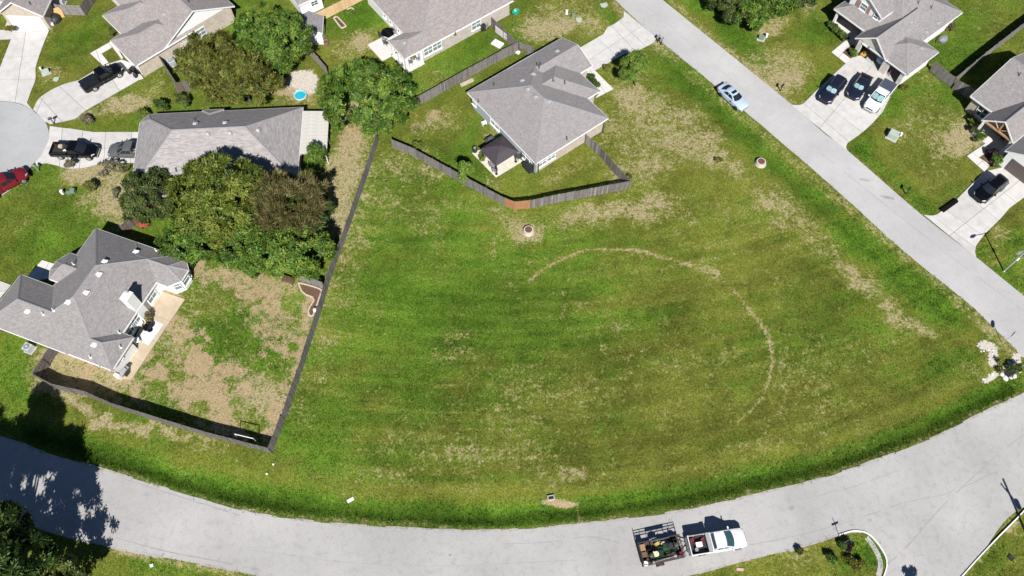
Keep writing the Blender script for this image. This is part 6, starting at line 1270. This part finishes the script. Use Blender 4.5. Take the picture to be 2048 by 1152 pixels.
# back yard of the chimney house
p = at(577, 565); r = thing('garden_bench', 'dark wooden bench on the bare ground near the planting bed', 'bench', (p.x, p.y, 0), RAD(-20))
for k in range(3): b = MB(); b.box((0, -.16+.16*k, .45), (1.5, .13, .04)); b.build('seat_slat', darkwood, r)
for s_ in (-1, 1): b = MB(); b.box((s_*.65, 0, .22), (.09, .42, .44)); b.build('leg', darkwood, r)
for k in range(2): b = MB(); b.box((0, .24, .62+.16*k), (1.5, .04, .12)); b.build('back_slat', darkwood, r)
p = at(290, 450); r = thing('plastic_playhouse_roof', 'rounded red plastic toy behind the short dark fence', 'toy', (p.x, p.y, 0), RAD(30)); redp = pm('faded_red_plastic', (.50, .06, .06), (.42, .05, .05), 3, .5)
b = MB(); b.rings([[(-.5, -.35, .1), (.5, -.35, .1), (.5, .35, .1), (-.5, .35, .1)], [(-.6, -.45, .5), (.6, -.45, .5), (.6, .45, .5), (-.6, .45, .5)], [(-.35, -.25, .95), (.35, -.25, .95), (.35, .25, .95), (-.35, .25, .95)]]); b.build('shell', redp, r, smooth=True)
for x in (-.4, .4): b = MB(); b.lathe((x, -.36, .15), [(.06, -.05), (.15, -.05), (.15, .05), (.06, .05)], 10, axis='y'); b.build('wheel', blackp, r)
p = at(300, 664, .05); b = MB(); b.box((0, 0, .01), (2.9, 1.7, .02), 0)
for k in range(8): b.box((-1.28+.365*k, 0, .022), (.06, 1.6, .006))
tag(b.build('outdoor_rug', pm('white_rug', (.66, .66, .68), (.56, .57, .6), 4, .85), None, (p.x, p.y, .055), RAD(66)), 'white outdoor rug under the dark table on the tan patio', 'rug')
table('dark round table on the white rug', (300, 659), .55, black, .08); chair('reddish brown chair at the upper side of the white rug', (301, 646), -60, darkwood, None, .06); chair('white chair in the shade beside the house corner', (283, 651), 0, white, None, .06); chair('white chair nearest the roof corner on the tan patio', (277, 684), 30, white, None, .06); chair('round grey wicker chair against the white wall', (269, 698), 30, midgrey, None, .06)
shrub('potted brown plant on the tan patio above the table', (299, 634), (.25, .35), 1.1, LB, 190)
p = at(240, 756); r = thing('white_cabinet', 'white cabinet board standing at the patio corner', 'cabinet', (p.x, p.y, 0), RAD(70)); b = MB(); b.box((0, 0, .45), (.35, .7, .9)); b.build('case', white, r); b = MB(); b.box((.18, 0, .45), (.02, .62, .8)); b.build('door', white, r)
# clothes bar near the corner of the fence
a, c_ = at(469, 868, 2.1), at(507, 877, 2.1); r = thing('clothes_bar', 'white bar on two thin posts in front of the shaded fence', 'clothes line', (a.x, a.y, 0)); d = c_-a
b = MB(); b.tube((0, 0, 2.1), (d.x, d.y, 2.1), .045, n=8); b.build('bar', white, r)
for q in (Vector(), d): b = MB(); b.tube((q.x, q.y, 0), (q.x, q.y, 2.15), .04, n=8); b.build('post', steel, r)
p = at(632, 623); b = MB(); b.lathe((0, 0, 0), [(.25, 0), (.3, .35), (.25, .5), (.05, .55)], 12); b.lathe((0, 0, .55), [(.1, 0), (.1, .1)], 8); tag(b.build('garden_urn', rockm, None, (p.x, p.y, .05)), 'pale urn in the narrow end of the planting bed', 'urn')
# top-left corner clutter
p = at(121, 33); b = MB(); b.box((0, 0, .6), (1.2, .05, 1.5), M=Matrix.Rotation(RAD(-24), 3, 'X')); b.box((0, -.03, .6), (1.0, .01, .1), M=Matrix.Rotation(RAD(-24), 3, 'X')); tag(b.build('plywood_sheet', pm('orange_plywood', (.50, .32, .13), (.42, .26, .1), 3, .8), None, (p.x, p.y, .08), RAD(20)), 'orange plywood sheet leaning near the fence in the top-left', 'plywood')
p = at(113, 40); r = thing('tarp_heap', 'black covered heap beside the tan brick corner wall', 'heap', (p.x, p.y, 0)); b = MB(); b.rings([[(.75*f*math.cos(t), .95*f*math.sin(t), z) for t in np.linspace(0, 6.283, 13)[:-1]] for f, z in ((1, 0), (.95, .5), (.6, .85), (.2, .95))]); b.build('cover', blackp, r); b = MB(); b.path([(.7*math.cos(t), .9*math.sin(t), .3) for t in np.linspace(0, 6.283, 12)], .02); b.build('rope', midgrey, r)
p = at(106, 50); b = MB(); b.lathe((0, 0, 0), [(.18, 0), (.22, .4), (.2, .4), (.17, .3), (.02, .3)], 12); b.path([(-.2, 0, .4), (0, 0, .55), (.2, 0, .4)], .012); tag(b.build('bucket', white, None, (p.x, p.y, 0)), 'white bucket beside the black covered heap in the top-left', 'bucket')
# across the street
mower('yellow riding mower just inside the open garage across the street', None, *at(1727, 108, .06)[:2], .06, RAD(60), pm('mower_yellow', (.55, .33, .02), (.46, .27, .015), 3, .4), blackp)
p = at(1757, 128, .06); r = thing('motorcycle', 'pale blue covered motorcycle inside the open garage', 'motorcycle', (p.x, p.y, .06), RAD(-60)); b = MB(); b.rings([[(x, w_*math.cos(t), z0+hh*math.sin(t)) for t in np.linspace(0, math.pi, 8)] for x, w_, z0, hh in ((-.6, .12, .4, .4), (-.3, .3, .4, .6), (.2, .36, .4, .75), (.55, .2, .4, .5))]); b.build('cover', pm('pale_blue_cover', (.35, .45, .55), (.28, .37, .47), 2, .5), r, smooth=True)
for x in (-.6, .6): b = MB(); b.lathe((x, 0, .3), [(.2, -.06), (.3, -.05), (.3, .05), (.2, .06)], 14, axis='y'); b.build('wheel', tyre, r)
p = at(1778, 147, .06); r = thing('bicycle', 'small pink bicycle inside the right open garage bay', 'bicycle', (p.x, p.y, .06), RAD(70)); pinkm = pm('pink_frame', (.55, .16, .28), (.45, .12, .22), 3, .4)
for x in (-.38, .38):
    b = MB(); q = [(x+.24*math.cos(t), 0, .25+.24*math.sin(t)) for t in np.linspace(0, 6.283, 17)]; b.path(q, .025, 5); b.build('wheel', tyre, r)
b = MB(); b.path([(-.38, 0, .25), (-.1, 0, .28), (.3, 0, .6), (-.15, 0, .6), (-.38, 0, .25)], .025, 5); b.path([(-.1, 0, .28), (-.18, 0, .68)], .025, 5); b.path([(.38, 0, .25), (.28, 0, .75)], .025, 5); b.path([(.25, -.25, .8), (.28, 0, .75), (.25, .25, .8)], .025, 5); b.build('frame', pinkm, r); b = MB(); b.box((-.18, 0, .7), (.24, .12, .06)); b.build('saddle', pinkm, r)
p = at(1885, 80); r = thing('tarp_heap', 'grey tarp heap against the white wall across the street', 'heap', (p.x, p.y, 0), RAD(37)); g_ = np.random.default_rng(12); b = MB(); b.rings([[(.9*f*math.cos(t)*g_.uniform(.8, 1.2), .55*f*math.sin(t)*g_.uniform(.8, 1.2), z) for t in np.linspace(0, 6.283, 11)[:-1]] for f, z in ((1, 0), (.9, .35), (.5, .6), (.15, .7))]); b.build('tarp', pm('grey_tarp', (.22, .23, .25), (.14, .145, .16), 3, .6), r)
b = MB(); b.path([(-1.3, .1, .05), (-.9, .3, .25), (-.4, .5, .3)], .06); b.build('sticks', trunkm, r)
chair('dark chair under the timber truss porch', (1990, 262), -50, darkgrey, None, .1); chair('second dark chair deeper under the timber truss porch', (2003, 281), -50, darkgrey, None, .1)
p = at(2014, 329, .06); r = thing('toy_cart', 'small red cart in front of the brown garage door at the right edge', 'toy', (p.x, p.y, .06), RAD(40)); b = MB(); b.box((0, 0, .3), (.75, .45, .22)); b.build('tray', redp, r); b = MB(); b.tube((.35, 0, .3), (.75, 0, .75), .02, n=6); b.build('handle', blackm, r)
for x in (-.26, .26):
    for s_ in (-1, 1): b = MB(); b.lathe((x, s_*.25, .13), [(.05, -.03), (.13, -.03), (.13, .03), (.05, .03)], 10, axis='y'); b.build('wheel', tyre, r)
p = at(1940, 236); b = MB(); b.box((0, 0, .55), (.3, .3, 1.1)); b.box((0, 0, 1.15), (.5, .4, .25)); b.box((0, 0, 1.3), (.3, .5, .06)); tag(b.build('lantern_post', blackm, None, (p.x, p.y, 0), RAD(-52)), 'dark lantern post beside the window of the right edge house', 'lantern')
# ================================================================== grass tufts standing on the lawns
def grass(n, seed):
    g = np.random.default_rng(seed); x = g.uniform(-78, 78, n*2); y = g.uniform(9, 95, n*2); px, py = pix(x, y)
    ok = (px > -40) & (px < 2090) & (py > -40) & (py < 1190)
    rp = [at(p.x, p.y) for p in road_px]; 
    def inside(poly, X, Y):
        c = np.zeros(X.shape, bool); m = len(poly)
        for i in range(m):
            x0, y0 = poly[i][0], poly[i][1]; x1, y1 = poly[(i+1) % m][0], poly[(i+1) % m][1]
            c ^= ((y0 > Y) != (y1 > Y)) & (X < (x1-x0)*(Y-y0)/((y1-y0) if y1 != y0 else 1e-9)+x0)
        return c
    xj, yj = x+g.normal(0, .16, len(x)), y+g.normal(0, .16, len(y))
    for ob in [o for o in bpy.data.objects if o.name.split('.')[0] in ('road', 'side_street', 'cul_de_sac', 'driveway', 'walkway', 'patio') and o.type == 'MESH' and o.parent is None]:
        v = ob.data.vertices; k = len(v)//2; poly = [(v[i].co.x, v[i].co.y) for i in range(k)]; ok &= ~inside(poly, xj, yj)
    gi = np.clip(((x-gx[5])/.32).round().astype(int)+5, 0, nx-1); gj = np.clip(((y-gy[5])/.32).round().astype(int)+5, 0, ny-1); q = gj*nx+gi
    ok &= g.random(len(x)) < np.clip(.25+.9*L[q]-.9*B[q]-.5*D[q]-W[q], .03, 1)
    x, y, q = x[ok][:n], y[ok][:n], q[ok][:n]; k = len(x); M = 4
    X, Y, Q = np.repeat(x, M)+g.normal(0, .09, k*M), np.repeat(y, M)+g.normal(0, .09, k*M), np.repeat(q, M); N_ = k*M
    a = g.uniform(0, 6.283, N_); hgt = g.uniform(.05, .13, N_)*(1+.9*L[Q]); wd = g.uniform(.02, .045, N_); ln = g.normal(0, .07, (N_, 2)); z = Z[Q]-.01
    v = np.stack([np.stack([X-np.cos(a)*wd, Y-np.sin(a)*wd, z], 1), np.stack([X+np.cos(a)*wd, Y+np.sin(a)*wd, z], 1), np.stack([X+ln[:, 0], Y+ln[:, 1], z+hgt], 1)], 1).reshape(-1, 3)
    me = bpy.data.meshes.new('grass'); me.vertices.add(3*N_); me.vertices.foreach_set('co', v.astype(np.float32).ravel()); me.loops.add(3*N_); me.loops.foreach_set('vertex_index', np.arange(3*N_, dtype=np.int32)); me.polygons.add(N_)
    me.polygons.foreach_set('loop_start', np.arange(0, 3*N_, 3, dtype=np.int32)); me.polygons.foreach_set('loop_total', np.full(N_, 3, np.int32)); me.update()
    tt = T[Q]; ct_ = me.color_attributes.new('tone', 'FLOAT_COLOR', 'POINT'); ct_.data.foreach_set('color', np.repeat(np.stack([tt, tt, tt, np.ones_like(tt)], 1), 3, 0).astype(np.float32).ravel())
    ca_ = me.color_attributes.new('cover', 'FLOAT_COLOR', 'POINT'); c4 = np.stack([D[Q], L[Q], B[Q], W[Q]], 1); ca_.data.foreach_set('color', np.repeat(c4, 3, 0).astype(np.float32).ravel()); me.materials.append(groundm)
    o = bpy.data.objects.new('grass', me); COL.objects.link(o); return tag(o, 'short mown grass over the lawns and the open field', 'grass', kind='stuff')
grass(110000, 4)
